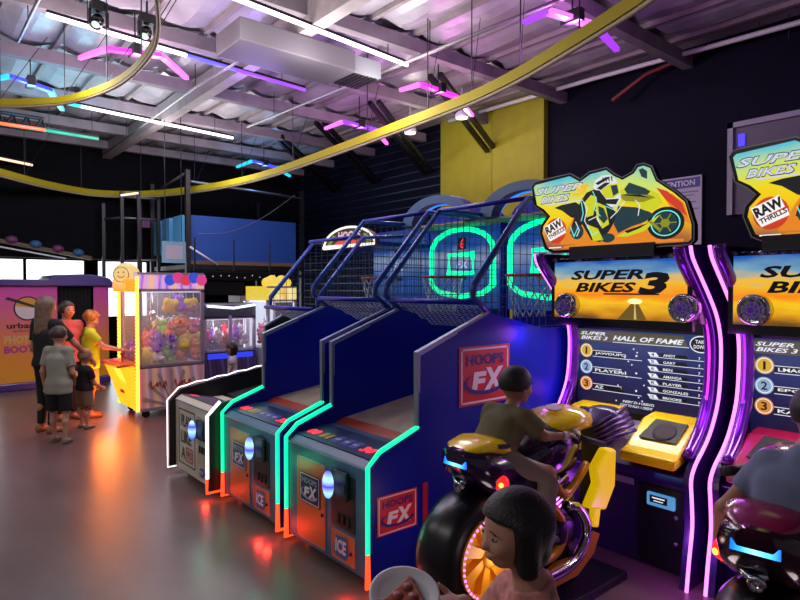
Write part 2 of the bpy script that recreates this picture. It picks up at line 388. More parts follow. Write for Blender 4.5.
# coaster track
TRY = mat('track_yellow', 'a8981c', .7, spec=.2); TRR = mat('track_rail_cream', 'a89678', .6)
def spline(pts, n=6):
    out = []
    for i in range(len(pts) - 1):
        p = [Vector(pts[max(0, min(len(pts)-1, i+k))]) for k in (-1, 0, 1, 2)]
        for j in range(n):
            t = j / n
            out.append(.5 * ((2*p[1]) + (p[2]-p[0])*t + (2*p[0]-5*p[1]+4*p[2]-p[3])*t*t + (3*p[1]-p[0]-3*p[2]+p[3])*t**3))
    return out + [Vector(pts[-1])]
def track(label, pts, z, hz, hangers, w=.032, hh=.052, rr=.02):
    t = thing('coaster_track', label, 'track', (*pts[0], z)); o = Vector((*pts[0], 0))
    sp = spline([(p[0], p[1], 0) for p in pts]); sp = [p - o for p in sp]; m = MB(); rings = []
    for i, p in enumerate(sp):
        d = (sp[min(i+1, len(sp)-1)] - sp[max(i-1, 0)]).normalized(); n = Vector((-d.y, d.x, 0))
        rings.append([p + n*w + Vector((0, 0, -hh)), p - n*w + Vector((0, 0, -hh)), p - n*w*.6 + Vector((0, 0, hh)), p + n*w*.6 + Vector((0, 0, hh))])
    m.loft(rings, smooth=False); m.build('beam', TRY, t)
    r = MB(); r.tube([p + Vector((0, 0, -hh - .012)) for p in sp], rr, 6); r.build('rail', TRR, t)
    for i in range(3, len(sp) - 2, hangers):
        p = sp[i]; h = MB(); h.tube([(p.x, p.y, hh), (p.x, p.y, CZ - z - .08)], .006, 4)
        h.tube([(p.x, p.y, hh), (p.x + .5, p.y + .35, CZ - z - .08)], .004, 4); h.build('hanger', DARK, t)
track('long yellow coaster track curving across the whole ceiling to the far wall', [(3.25, .9), (3.44, 1.53), (3.68, 2.05), (3.92, 2.7), (4.13, 3.34), (4.27, 3.96), (4.34, 4.56), (4.4, 5.3), (4.51, 6.78), (4.6, 8.6), (4.52, 9.9), (4.26, 11.1), (3.78, 12.2), (2.98, 12.75), (2.08, 12.3), (1.24, 11.45), (.46, 10.6)], 3.6, 0, 7)
track('yellow coaster loop with cream rail at the upper left corner', [(.0, 7.85), (.35, 7.79), (.84, 7.56), (1.23, 7.18), (1.42, 6.84), (1.57, 6.31), (1.63, 5.76), (1.6, 5.08), (1.5, 4.6), (1.32, 4.07)], 3.7, 0, 9, .018, .035, .016)
# sprinkler and conduit pipes
def pipe(label, pts, r, mt=None, hang=2):
    t = thing('ceiling_pipe', label, 'pipe', pts[0]); o = Vector(pts[0]); m = MB()
    q = [Vector(p) - o for p in pts]; m.tube(q, r, 8); m.build('pipe_run', mt or mat('pipe_grey', '9a9296', .4, .3), t)
    for i in range(hang):
        f = (i + .5) / hang; p = q[0].lerp(q[-1], f); MB().tube([p + Vector((0, 0, r)), (p.x, p.y, CZ - o.z - .05)], .006, 4).build('hanger', DARK, t)
pipe('long thin grey sprinkler pipe above the yellow track', [(4.27, 8.9, 4.3), (4.43, 5.32, 4.3), (4.56, 2.4, 4.3)], .02, None, 4)
pipe('pale pipe clipped along the pale main beam', [(3.0, 12.4, 4.28), (2.9, 7.5, 4.28), (2.95, 6.1, 4.28)], .016)
pipe('slanting white pipe between the loop and the upper left corner', [(.98, 7.35, 4.3), (.98, 4.9, 4.3)], .016)
pipe('white pipe hung just off the top of the dark right wall', [(7.25, .5, 4.5), (7.25, 2.2, 4.52), (7.25, 4.6, 4.58), (7.25, 7.4, 4.6)], .03, WHITE, 5)
pipe('dark red pipe behind the white wall pipe at upper right', [(7.36, .3, 4.52), (7.36, 3.2, 4.58), (7.3, 3.9, 4.45), (7.2, 4.3, 4.2)], .03, mat('pipe_red', '6a1820', .5), 1)
# black kicker braces between the purlins and the right wall
for (x0, y0, x1, y1, z1, w) in ((5.35, 5.72, 7.48, 6.64, 4.0, 'nearest, in front of the yellow wall'), (5.43, 7.12, 7.48, 8.17, 3.86, 'second, just left of the yellow wall'), (5.39, 8.55, 7.48, 9.75, 3.9, 'third, behind the violet pink wing light'), (5.32, 9.85, 7.48, 11.2, 3.9, 'furthest, above the big blue panel')):
    t = thing('roof_brace', 'pair of black slanting roof bars, ' + w, 'brace', (x0, y0, 4.5), 0, 'black roof braces along the right wall')
    d = Vector((x1 - x0, y1 - y0, z1 - 4.5))
    for s in (-.07, .07):
        m = MB(); n = Vector((-d.y, d.x, 0)).normalized() * s; m.tube([n, n + d], .045, 4); m.build('bar', BLACK, t)
# duct, moving heads, downlights
t = thing('air_duct', 'pale ceiling air duct with two dark grilles behind the brightest led tube', 'duct', (3.22, 5.62, 4.10))
MB().box(-.72, .62, -.26, .30, 0, .22).build('duct_box', mat('duct_paint', '5c555c', .6), t, .01)
m = MB().box(.63, 1.0, -.22, .26, .02, .20); m.build('grille_box', GREY, t)
m = MB()
for k in range(6): m.box(.66 + k * .055, .695 + k * .055, -.18, .22, .0, .02)
m.build('grille', DARK, t)
for lab, p in (('black moving head spotlight hung near the top edge, left of its twin', (1.52, 6.4, 4.35)), ('black moving head spotlight behind the yellow loop', (1.97, 6.38, 4.35))):
    t = thing('moving_spotlight', lab, 'spotlight', p); t.scale = (.75, .75, .75)
    MB().box(-.09, .09, -.09, .09, .1, .22).tube([(0, 0, .2), (0, 0, (CZ - 4.35) / .75)], .015, 6).build('base', BLACK, t)
    MB().box(-.12, -.09, -.03, .03, -.08, .12).box(.09, .12, -.03, .03, -.08, .12).build('yoke', BLACK, t)
    m = MB().lathe((.0, .03, .02), (-.35, -.5, -.8), [(.05, -.06), (.075, 0), (.08, .12)], 14); m.build('head', BLACKG, t)
    d = Vector((-.35, -.5, -.8)).normalized(); f_ = Vector((0, .03, .02)) + d * .122
    MB().lathe(f_, d, [(.05, 0), (.001, .002)], 14).build('lens', glow('spot_lens', 'd8ffe8', 1.2), t)
for lab, p in (('white round downlight over the black wall', (6.24, 7.24, 4.2)), ('white round downlight against the yellow wall', (6.26, 6.12, 4.2))):
    t = thing('downlight', lab, 'light', p)
    MB().lathe((0, 0, 0), (0, 0, 1), [(.09, 0), (.1, .04), (.05, .16), (.02, .2)], 16).tube([(0, 0, .18), (0, 0, CZ - p[2])], .01, 5).build('housing', WHITE, t)
    MB().lathe((0, 0, -.012), (0, 0, 1), [(.001, 0), (.08, .004), (.085, .012)], 16).build('diffuser', glow('downlight_glow', 'fff0d8', 4), t); lamp('downlight_lamp', t, (0, 0, -.12), 14, (1, .93, .8), .1)
# ------------------------------------------------------------------ basketball machines
HB = mat('hoops_blue', '0a1a98', .4, noise=.05, spec=.25); HBD = mat('hoops_blue_inside', '0a1888', .5, spec=.2); HSL = mat('hoops_slate_front', '3c5878', .4)
HOR = mat('hoops_orange_door', 'c85c28', .4); HED = mat('edge_trim_pale', '8792a6', .35, .3); HNV = mat('console_navy', '14264f', .35)
RAMPW = mat('ramp_laminate', 'a0937f', .5, noise=.2, nscale=9)
NG = glow('green_neon', '00ffa0', 1.7); NR = glow('red_neon', 'ff4c20', 1.7); NW = glow('white_neon', 'fff0f4', 2.0)
LOGR = mat('logo_red', 'c02238', .4); LOGP = mat('logo_purple', '33207a', .4); LOGW = mat('logo_pale', 'd9c8dc', .4)
READ = ramp_glow('card_reader_glow', 'Z', [(0, '3050ff'), (.35, 'a0d8ff'), (.55, '5030f0'), (.75, 'b0f0ff'), (1, '6040ff')], .44, .64, 1.5)
REDD = glow('red_digits', 'ff2840', 1.6); SCRB = mat('print_blue', '2c4aa0', .4); NET = mat('net_wire', '2a3c74', .5); NETW = mat('net_cord', 'c0c8d8', .6)
PRINT = ramp_glow('court_print', 'Z', [(0, '1a3878'), (.35, '2c56a0'), (.55, '8090b0'), (.7, '1c4a9c'), (1, '0c2a70')], 1.6, 2.4, .9, .3, 4)
def hoops_logo(parent, fr, a0, b0, w, h, dark=False, panel=None):
    P_ = lambda k, t: (a0 + w * k, b0 + h * t)
    st = MB().rect(fr, a0, a0 + w, b0, b0 + h, .004).build('logo_sticker', panel or (HNV if dark else LOGR), parent)
    m = MB(); m.outline(fr, a0 + w*.035, a0 + w*.965, b0 + h*.035, b0 + h*.965, w*.025, .006)
    m.text(fr, 'F', a0 + w*.22, a0 + w*.52, b0 + h*.22, b0 + h*.56, .008, .15, .05)
    m.text(fr, 'X', a0 + w*.45, a0 + w*.86, b0 + h*.2, b0 + h*.62, .008, .15, .05)
    m.mat(1).text(fr, 'HOOPS', a0 + w*.13, a0 + w*.87, b0 + h*.67, b0 + h*.86, .008, 0, .03)
    sw = [(a0 + w*(.5 + .42*cos(t)), b0 + h*(.36 + .2*sin(t))) for t in [pi*.75 + i*pi*1.2/16 for i in range(17)]]
    sw += [(a0 + w*(.5 + .36*cos(t)), b0 + h*(.385 + .155*sin(t))) for t in [pi*.75 + i*pi*1.2/16 for i in range(16, -1, -1)]]
    m.flat(fr, sw, .010)
    m.build('lettering', [LOGW, mat('logo_steel', '8c9cb4', .4) if dark else LOGP], st)
def ice_logo(parent, fr, a0, a1, b0, b1):
    m = MB().flat(fr, [(a0, b0 + .02), (a0 + .03, b0), (a1 - .03, b0 - .005), (a1, b0 + .03), (a1 - .01, b1), (a0 + .02, b1 - .01)], .003)
    st = m.build('logo_sticker', mat('ice_logo_blue', '31589a', .4), parent)
    MB().text(fr, 'ICE', a0 + .02, a1 - .02, b0 + .025, b1 - .025, .006, .1, .04).build('lettering', LOGW, st)
SIDEP = [(0, .03), (0, .72), (.08, .785), (.37, .886), (.37, 1.343), (1.015, 1.58), (1.6, 1.455), (2.5, 1.42), (2.5, .03)]
CAGE = [(1.0, 1.57), (.867, 1.69), (.867, 1.763), (1.44, 2.40), (2.3, 2.41), (2.3, 1.43), (1.6, 1.455)]
def hoops(loc, label, pro=False, group=None):
    t = thing('basketball_machine', label, 'arcade machine', loc, 0, group)
    hw = .485; fx = -.05 if pro else 0
    body = [(fx, .05), (fx, .70), (fx + .05, .735), (.30, .765 - (.09 if pro else 0)), (.42, .765 - (.09 if pro else 0)), (.42, .65), (2.5, .65), (2.5, .05)]
    FM = mat('pro_beige_front', 'cac4b0', .5) if pro else HSL
    MB().prism(side(0), body, -hw + .03, hw - .03).build('base_cabinet', [FM], t, .006)
    prof = SIDEP if not pro else [(fx - .06, .06), (fx - .06, .67), (.0, .785), (.37, .845), (.9, .93), (.9, 1.343), (1.2, 1.5), (1.6, 1.455), (2.5, 1.42), (2.5, .06)]
    for s in (-1, 1):
        y0 = s * hw; fr = side(0)
        c0, c1 = (hw - .03, hw) if s < 0 else (-hw, -hw + .03)
        pr = prof
        sp = MB().prism(fr, pr, c0, c1).build('side_panel', mat('pro_black_side', '16181c', .4) if pro else HB, t)
        e = MB(); yc = s * (hw - .015)
        w0 = prof[3:6] if not pro else prof[4:7]
        e.tube([(p[0] - .004, yc, p[1] + .004) for p in w0], .018, 4); e.build('edge_trim', HED, sp)
        # lit edge along the low front profile
        n = MB(); yn = s * (hw - .012)
        if not pro:
            lo = [(.14, .03), (-.012, .03), (-.012, .22)]; hi = [(-.012, .22), (-.012, .72), (.075, .797), (.37, .9)]
            n.mat(0).tube([(p[0], yn, p[1]) for p in hi], .014, 8); n.mat(1).tube([(p[0], yn, p[1]) for p in lo], .014, 8)
            st = n.build('neon_strip', [NG, NR], t); lamp('neon_lamp', st, (-.2, s * (hw - .01), .5), .5, (.05, 1, .45), .03); lamp('neon_lamp', st, (-.16, s * (hw - .01), .04), 1.0, (1, .04, .02), .03)
        else:
            lo = [(.1, .05), (fx - .072, .05), (fx - .072, .17)]; hi = [(fx - .072, .17), (fx - .072, .69), (-.01, .8)]
            k = 8
            for i in range(k + 1): hi.append((.06 + .84 * i / k, .815 + .125 * i / k + (.008 if i % 2 else -.004)))
            if s < 0: n.mat(0).tube([(p[0], yn - .012, p[1]) for p in hi[:3]], .014, 8)
            else: n.mat(0).tube([(p[0], yn, p[1]) for p in hi], .0065, 8)
            n.mat(1 if s < 0 else 0).tube([(p[0], yn, p[1]) for p in lo], .014 if s < 0 else .0065, 8)
            n.build('neon_strip', [NW, NR], t)
    f = front(fx)
    for y in (-hw + .1, hw - .1):
        m = MB().lathe((fx + .1, y, 0), (0, 0, 1), [(.03, 0), (.03, .012), (.012, .015), (.012, .06)], 12); m.build('foot', NR if not pro else DARK, t)
    MB().boxf(f, -hw + .035, hw - .035, .69, .70, 0, .006).build('trim_line', HED, t)
    if not pro:
        d = MB().boxf(f, -.33, .01, .086, .62, 0, .006).build('service_door', HOR, t)
        m = MB().outline(f, -.338, .018, .078, .628, .008, .004); m.build('door_frame', HED, d)
        hoops_logo(d, Fr(f.P(0, 0, .006), f.u, f.v), -.29, .33, .25, .2, True)
        MB().lathe(f.P(-.02, .30, .006), (-1, 0, 0), [(.011, 0), (.011, .008), (.001, .009)], 12).build('lock', BLACK, d)
        MB().rect(f, -.25, -.19, .515, .525, .008).build('slot', WHITE, d)
        c = MB().boxf(f, .085, .335, .285, .62, 0, .006).build('coin_panel', mat('coin_panel_black', '15161c', .35), t)
        ld = MB().boxf(f, .085, .335, .08, .262, 0, .006).build('ticket_door', HOR, t)
        ice_logo(ld, Fr(f.P(0, 0, .006), f.u, f.v), .115, .275, .105, .24)
        MB().lathe(f.P(.30, .16, .006), (-1, 0, 0), [(.011, 0), (.011, .008), (.001, .009)], 12).build('lock', BLACK, ld)
        MB().outline(f, .085, .335, .08, .262, .006, .008).build('door_frame', HED, ld)
        ra, rb = .12, .50
    else:
        c = MB().boxf(f, .1, .34, .20, .62, 0, .005).build('coin_panel', mat('coin_panel_beige', 'aaa48e', .5), t)
        b = MB().outline(f, -.36, .04, .12, .63, .012, .004); b.text(f, 'PLAY', -.3, -.05, .47, .58, .005, 0, .02); b.text(f, 'LIKE', -.3, -.05, .32, .43, .005, 0, .02); b.text(f, 'A', -.3, -.2, .17, .28, .005, 0, .02)
        b.mat(1).outline(f, -.18, -.02, .16, .29, .012, .005); b.text(f, 'PRO', -.155, -.045, .185, .265, .005, 0, .02)
        b.build('lettering', [mat('pro_ink', '3a3a40', .5), mat('pro_red', 'a83c34', .5)], t)
        st = MB().outline(f, .1, .3, .09, .19, .008, .006).build('ticket_door', mat('coin_panel_beige', 'aaa48e', .5), t)
        ice_logo(st, f, .13, .25, .1, .18)
        ra, rb = .12, .46
    # swipe reader with a glowing capsule
    rd = MB().boxf(f, ra, ra + .16, rb - .03, rb + .14, .006, .03).build('card_reader', BLACK, t, .006)
    MB().ball((fx - .072, -(ra + .03), rb + .055), (.03, .046, .085), 14, 10).build('reader_lamp', READ, rd)
    m = MB().boxf(f, ra + .085, ra + .15, rb + .02, rb + .07, .03, .034).build('slot_plate', DARK, rd)
    for k in range(3): MB().boxf(f, ra + .03 + k*.055, ra + .055 + k*.055, .31, .37, .006, .014).build('coin_slot', DARK, c)
    # console with printed labels and red digits
    tp = Fr((fx + .05, 0, .737), (0, -1, 0), (.25 - fx, 0, -.06 if pro else .03)); dep = .25 - fx
    cs = MB().boxf(tp, -hw + .035, hw - .035, .0, dep, 0, .006).build('console', HNV if not pro else mat('pro_console_print', '3d3048', .5, noise=.9, nscale=9), t)
    for w_, a_ in (('00', -.40), ('30', .22)): MB().text(tp, w_, a_, a_ + .12, .05, .13, .009, .1, .05).build('score_digits', REDD, cs)
    if not pro:
        LBM = [mat('label_yellow', 'b89030', .4), SCRB, LOGW, HOR]
        m = MB(); m.rect(tp, -.24, -.19, .05, .13, .009).rect(tp, -.17, -.13, .05, .13, .009); m.build('label_print', LBM, cs)
        for k, (w_, a_, b_) in enumerate((('HOOPS', -.085, -.03), ('FX', .02, .07), ('PLAY', .115, .17))):
            m = MB().mat(1).rect(tp, -.09 + k*.1, -.02 + k*.1, .05, .15, .008); m.mat(2).text(tp, w_, a_, b_, .08, .11, .011); m.build('label_print', LBM, cs)
        MB().lathe(tp.P(.40, .06), tp.n, [(.016, 0), (.016, .012), (.001, .016)], 12).build('button', HOR, cs)
    # ball ramp and its red lip
    rp = side(0)
    dz = -.10 if pro else 0
    MB().prism(rp, [(.46, .79 + dz), (2.3, 1.05 + dz), (2.3, 1.0 + dz), (.46, .74 + dz)], -hw + .03, hw - .03).build('ball_ramp', RAMPW if not pro else mat('pro_ramp', '2a2c34', .5), t)
    if not pro: MB().prism(rp, [(.36, .755), (.47, .797), (.47, .74), (.36, .74)], -hw + .03, hw - .03).build('ramp_lip', mat('lip_red', '9c3a22', .5), t)
    # back board with lit outline
    bk = MB().box(2.42, 2.5, -hw, hw, .7, 2.42).build('back_panel', HB, t)
    bb = MB().box(2.34, 2.37, -.475, .475, 1.55, 2.40).build('backboard', PRINT, t)
    bf = front(2.335); oct_ = [(-.43, 1.78), (-.30, 1.70), (.0, 1.665), (.30, 1.70), (.43, 1.78), (.43, 2.13)] + [(.43*cos(a), 2.13 + .215*sin(a)) for a in [pi*i/12 for i in range(1, 12)]] + [(-.43, 2.13)]
    if not pro: MB().tube([bf.P(a, b, .02) for a, b in oct_], .026, 8, True).build('neon_outline', NG, bb)
    if not pro: MB().tube([bf.P(a, b, .02) for a, b in ((-.17, 1.90), (.17, 1.90), (.17, 2.09), (-.17, 2.09))], .016, 8, True).build('neon_square', NG, bb)
    m = MB(); m.text(bf, 'FX', -.08, .09, 1.95, 2.03, .004, .15, .03); m.build('lettering', glow('pale_print', 'c0d0ff', .8), bb)
    m = MB().rect(bf, -.06, .06, 2.14, 2.26, .004); m.mat(1).text(bf, '6' if not pro else '0', -.02, .03, 2.15, 2.25, .006, 0, .01); m.build('score_display', [BLACK, REDD], bb)
    hp = MB(); hp.tube([(2.06 + .2*cos(a), .2*sin(a), 1.86) for a in [2*pi*i/28 for i in range(28)]], .012, 6, True); hp.box(2.25, 2.34, -.06, .06, 1.83, 1.87)
    hpo = hp.build('hoop_ring', mat('hoop_orange', 'c05a20', .4), bb)
    n = MB()
    for k in range(14):
        for sgn in (1, -1):
            pts = []
            for j in range(6):
                a = 2*pi*(k + sgn*j*.5)/14; r = .2 - .075*j/5
                pts.append((2.06 + r*cos(a), r*sin(a), 1.85 - .34*j/5))
            n.tube(pts, .004, 4, caps=False)
    n.build('net', NETW, hpo)
    # cage: side bars, wire sides, front bar and net
    for s in (-1, 1):
        y = s * (hw - .02)
        bar = [(1.015, 1.58), (.867, 1.69), (.867, 1.763), (1.44, 2.40), (2.0, 2.41)]
        if pro: bar = [(1.17, 1.46), (.96, 1.56), (.96, 1.65), (1.49, 2.25), (2.0, 2.29)]
        b = MB().tube([(p[0], y, p[1]) for p in bar], .021, 6).build('side_bar', mat('bar_blue', '20408e', .3, .2), t)
        g = MB(); cg = CAGE if not pro else [(1.17, 1.46), (.96, 1.56), (.96, 1.65), (1.49, 2.25), (2.3, 2.3), (2.3, 1.43), (1.6, 1.455)]
        wire_grid(g, lambda a, b_: (a, y, b_), cg, .075, .0028); g.build('wire_side', NET, b)
    zb = 1.655 if not pro else 1.55
    MB().tube([(.9, -hw + .02, zb), (.9, hw - .02, zb)], .02, 6).build('front_bar', HB, t)
    g = MB(); d = .06
    for k in range(-6, 18):
        for sg in (1, -1):
            p = []
            for q in range(9):
                y = -.46 + k*d + (sg*q*.03 if sg > 0 else -q*.03 + .2); zz = zb - q*.026
                if -.455 < y < .455: p.append((.9 + q*.055, y, zz))
            if len(p) > 1: g.tube(p, .003, 4, caps=False)
    g.build('lower_net', NETW, t)
    MB().tube([(1.44, -hw + .02, 2.40 if not pro else 2.26), (1.44, hw - .02, 2.40 if not pro else 2.26)], .018, 6).build('top_bar', HB, t)
    # arched crown
    hz = 2.38 if not pro else 2.2
    if not pro:
        hm = mat('arch_slate_blue', '3e5a84', .4); fa = front(1.95)
        MB().ring(fa, 0, hz, .34, hw, -.12, 0, 28, 0, pi, .56).build('arch', hm, t)
        MB().ring(front(2.35), 0, hz, .0, .46, -.12, 0, 28, 0, pi, .5).build('rear_hood', HB, t)
        MB().ring(front(2.06), 0, hz, .345, .362, -.02, .02, 24, 0, pi, .54).build('arch_light', glow('arch_blue_led', '2080ff', 1.4), t)
        MB().box(2.0, 2.36, -hw, hw, hz - .02, hz).build('crown_deck', mat('crown_cream', '8c8468', .5), t)
    else:
        fa = front(1.64)
        sg = MB().ring(fa, 0, 2.2, 0, .48, -.06, 0, 28, 0, pi, .42).build('marquee', mat('marquee_dark', '3a3428', .5), t)
        m = MB(); m.tube([fa.P(.47*cos(a), 2.2 + .2*sin(a), .01) for a in [pi*i/24 for i in range(25)]], .012, 6, True); m.build('marquee_border', glow('marquee_white', 'fff4e0', 1.3), sg)
        m = MB(); m.text(fa, 'HOOPS', -.2, .22, 2.27, 2.36, .004, .1, .05); m.mat(1).flat(fa, [(-.32, 2.215), (.28, 2.215), (.2, 2.26), (-.2, 2.26)], .004); m.mat(2).flat(fa, [(-.42, 2.22), (-.34, 2.22), (-.24, 2.32), (-.3, 2.33)], .004).flat(fa, [(.42, 2.22), (.32, 2.22), (.26, 2.32), (.32, 2.32)], .004)
        m.build('lettering', [glow('marquee_pink', 'f0c0d0', .9), glow('marquee_red', 'e84420', 1.0), glow('marquee_green', '90b040', .6)], sg)
        MB().box(1.68, 2.42, -hw, hw, 2.18, 2.22).build('crown_deck', HB, t)
    return t
HG = 'twin blue basketball machines'
h2 = hoops((2.06, 3.22, 0), 'blue basketball machine nearest the motorcycle, its red logo side panel in full view', group=HG)
hoops_logo(h2, side(-.487), .71, .975, .5, .39); hoops_logo(h2, side(-.487), .04, .305, .31, .235)
MB().box(2.50, 2.53, -.5, -.46, .03, 1.42).build('corner_post', mat('post_violet', '3a1a90', .3), h2)
MB().boxf(side(-.486), .40, .44, .03, .55, 0, .004).build('red_stripe', mat('stripe_red', 'b01830', .4), h2)
h1 = hoops((2.06, 4.29, 0), 'middle blue basketball machine with green neon edges, between its twin and the beige fronted machine', group=HG)
h3 = hoops((2.06, 5.30, 0), 'beige fronted basketball machine lettered play like a pro with white lit edge', True)

# ------------------------------------------------------------------ motorcycle arcade cabinets
PURP = mat('purple_gloss', '6a20a0', .15, .5, coat=.5); PURD = mat('cabinet_dark_violet', '2a1050', .3, .1, coat=.4)
LPK = glow('pink_white_led_strip', 'ff84ff', 2.0); LPU = glow('purple_led_strip', '9a20ff', 2.0); LMG = glow('magenta_led_strip', 'f030e0', 1.6)
SKY = ramp_glow('sunset_print', 'Z', [(0, '6a4a10'), (.12, 'd89010'), (.3, 'ffc820'), (.42, 'ff8a10'), (.62, 'f8c030'), (.78, '78a8c0'), (1, '1a58b8')], 1.54, 1.93, .95, .35, 4, (1, 1, 4))
MQP = ramp_glow('marquee_print', 'Z', [(0, 'a05a38'), (.18, 'e0a018'), (.38, 'f8c810'), (.55, 'f0d818'), (.75, 'c8e070'), (1, '20b8e0')], 2.02, 2.53, 1.0, .5, 3)
SCR = ramp_glow('screen_blue', 'Z', [(0, '05072a'), (.3, '080e48'), (.7, '122668'), (1, '2a4070')], .88, 1.45, .9, .5, 5)
ART = dict(
outline=[(-0.642,2.485),(-0.622,2.513),(-0.586,2.521),(-0.312,2.535),(-0.235,2.486),(-0.163,2.525),(-0.038,2.534),(0.018,2.487),(0.073,2.454),(0.142,2.48),(0.171,2.52),(0.216,2.523),(0.271,2.495),(0.306,2.411),(0.414,2.329),(0.484,2.261),(0.527,2.12),(0.528,2.029),(0.503,2.004),(-0.447,1.993),(-0.52,2.029),(-0.564,2.144),(-0.554,2.2),(-0.502,2.259),(-0.545,2.3),(-0.609,2.342)],
inner=[(-0.618,2.477),(-0.602,2.494),(-0.317,2.517),(-0.235,2.467),(-0.154,2.507),(-0.042,2.517),(0.012,2.473),(0.076,2.437),(0.154,2.467),(0.182,2.502),(0.216,2.506),(0.257,2.486),(0.293,2.402),(0.405,2.317),(0.471,2.254),(0.511,2.119),(0.512,2.037),(0.494,2.02),(-0.443,2.014),(-0.499,2.043),(-0.54,2.142),(-0.531,2.193),(-0.473,2.257),(-0.529,2.312),(-0.589,2.348)],
splash=[(-0.391,2.053),(-0.283,2.232),(-0.128,2.337),(0.021,2.161),(0.174,2.191),(0.292,2.07),(0.306,2.042),(0.022,2.031)],
tail=[(-0.439,2.312),(-0.374,2.326),(-0.266,2.334),(-0.178,2.279),(-0.195,2.209),(-0.301,2.233),(-0.374,2.287)],
body_dark=[(-0.222,2.34),(-0.179,2.388),(-0.103,2.408),(-0.012,2.295),(0.052,2.216),(-0.011,2.12),(-0.076,2.051),(-0.143,2.07),(-0.212,2.18),(-0.264,2.092),(-0.309,2.126),(-0.291,2.186)],
suit_yellow=[(-0.196,2.322),(-0.145,2.369),(-0.103,2.349),(-0.127,2.233),(-0.178,2.222)],
suit_yellow2=[(-0.177,2.177),(-0.093,2.141),(-0.051,2.064),(-0.126,2.061)],
arm=[(-0.111,2.32),(-0.037,2.283),(-0.011,2.164),(-0.06,2.138),(-0.102,2.201)],
helmet=[(-0.128,2.419),(-0.112,2.461),(-0.062,2.484),(-0.006,2.48),(0.034,2.448),(0.058,2.388),(0.074,2.321),(0.051,2.281),(0.004,2.271),(-0.045,2.306),(-0.103,2.379)],
visor=[(-0.07,2.389),(-0.013,2.419),(0.05,2.417),(0.066,2.351),(0.019,2.328),(-0.037,2.334)],
fairing=[(0.035,2.362),(0.097,2.383),(0.232,2.366),(0.318,2.321),(0.346,2.263),(0.29,2.221),(0.233,2.227),(0.174,2.261),(0.082,2.292)],
windscreen=[(0.094,2.376),(0.127,2.414),(0.232,2.366),(0.268,2.34),(0.247,2.322),(0.113,2.345)],
mirror=[(0.19,2.485),(0.216,2.49),(0.245,2.467),(0.246,2.419),(0.209,2.438)],
low_fairing=[(0.037,2.08),(0.175,2.134),(0.234,2.144),(0.333,2.197),(0.291,2.153),(0.234,2.102),(0.115,2.075)],
engine=[(0.051,2.274),(0.174,2.254),(0.262,2.217),(0.291,2.194),(0.233,2.158),(0.145,2.137),(0.053,2.101),(0.021,2.161)],
fork=[(0.255,2.156),(0.277,2.161),(0.334,2.108),(0.32,2.096)],
raw=[(-0.521,2.181),(-0.383,2.241),(-0.355,2.176),(-0.49,2.115)],
thrills=[(-0.49,2.115),(-0.346,2.168),(-0.333,2.131),(-0.466,2.077)],
)
def ell(cx, cy, rx, ry, n=24): return [(cx + rx*cos(2*pi*i/n), cy + ry*sin(2*pi*i/n)) for i in range(n)]
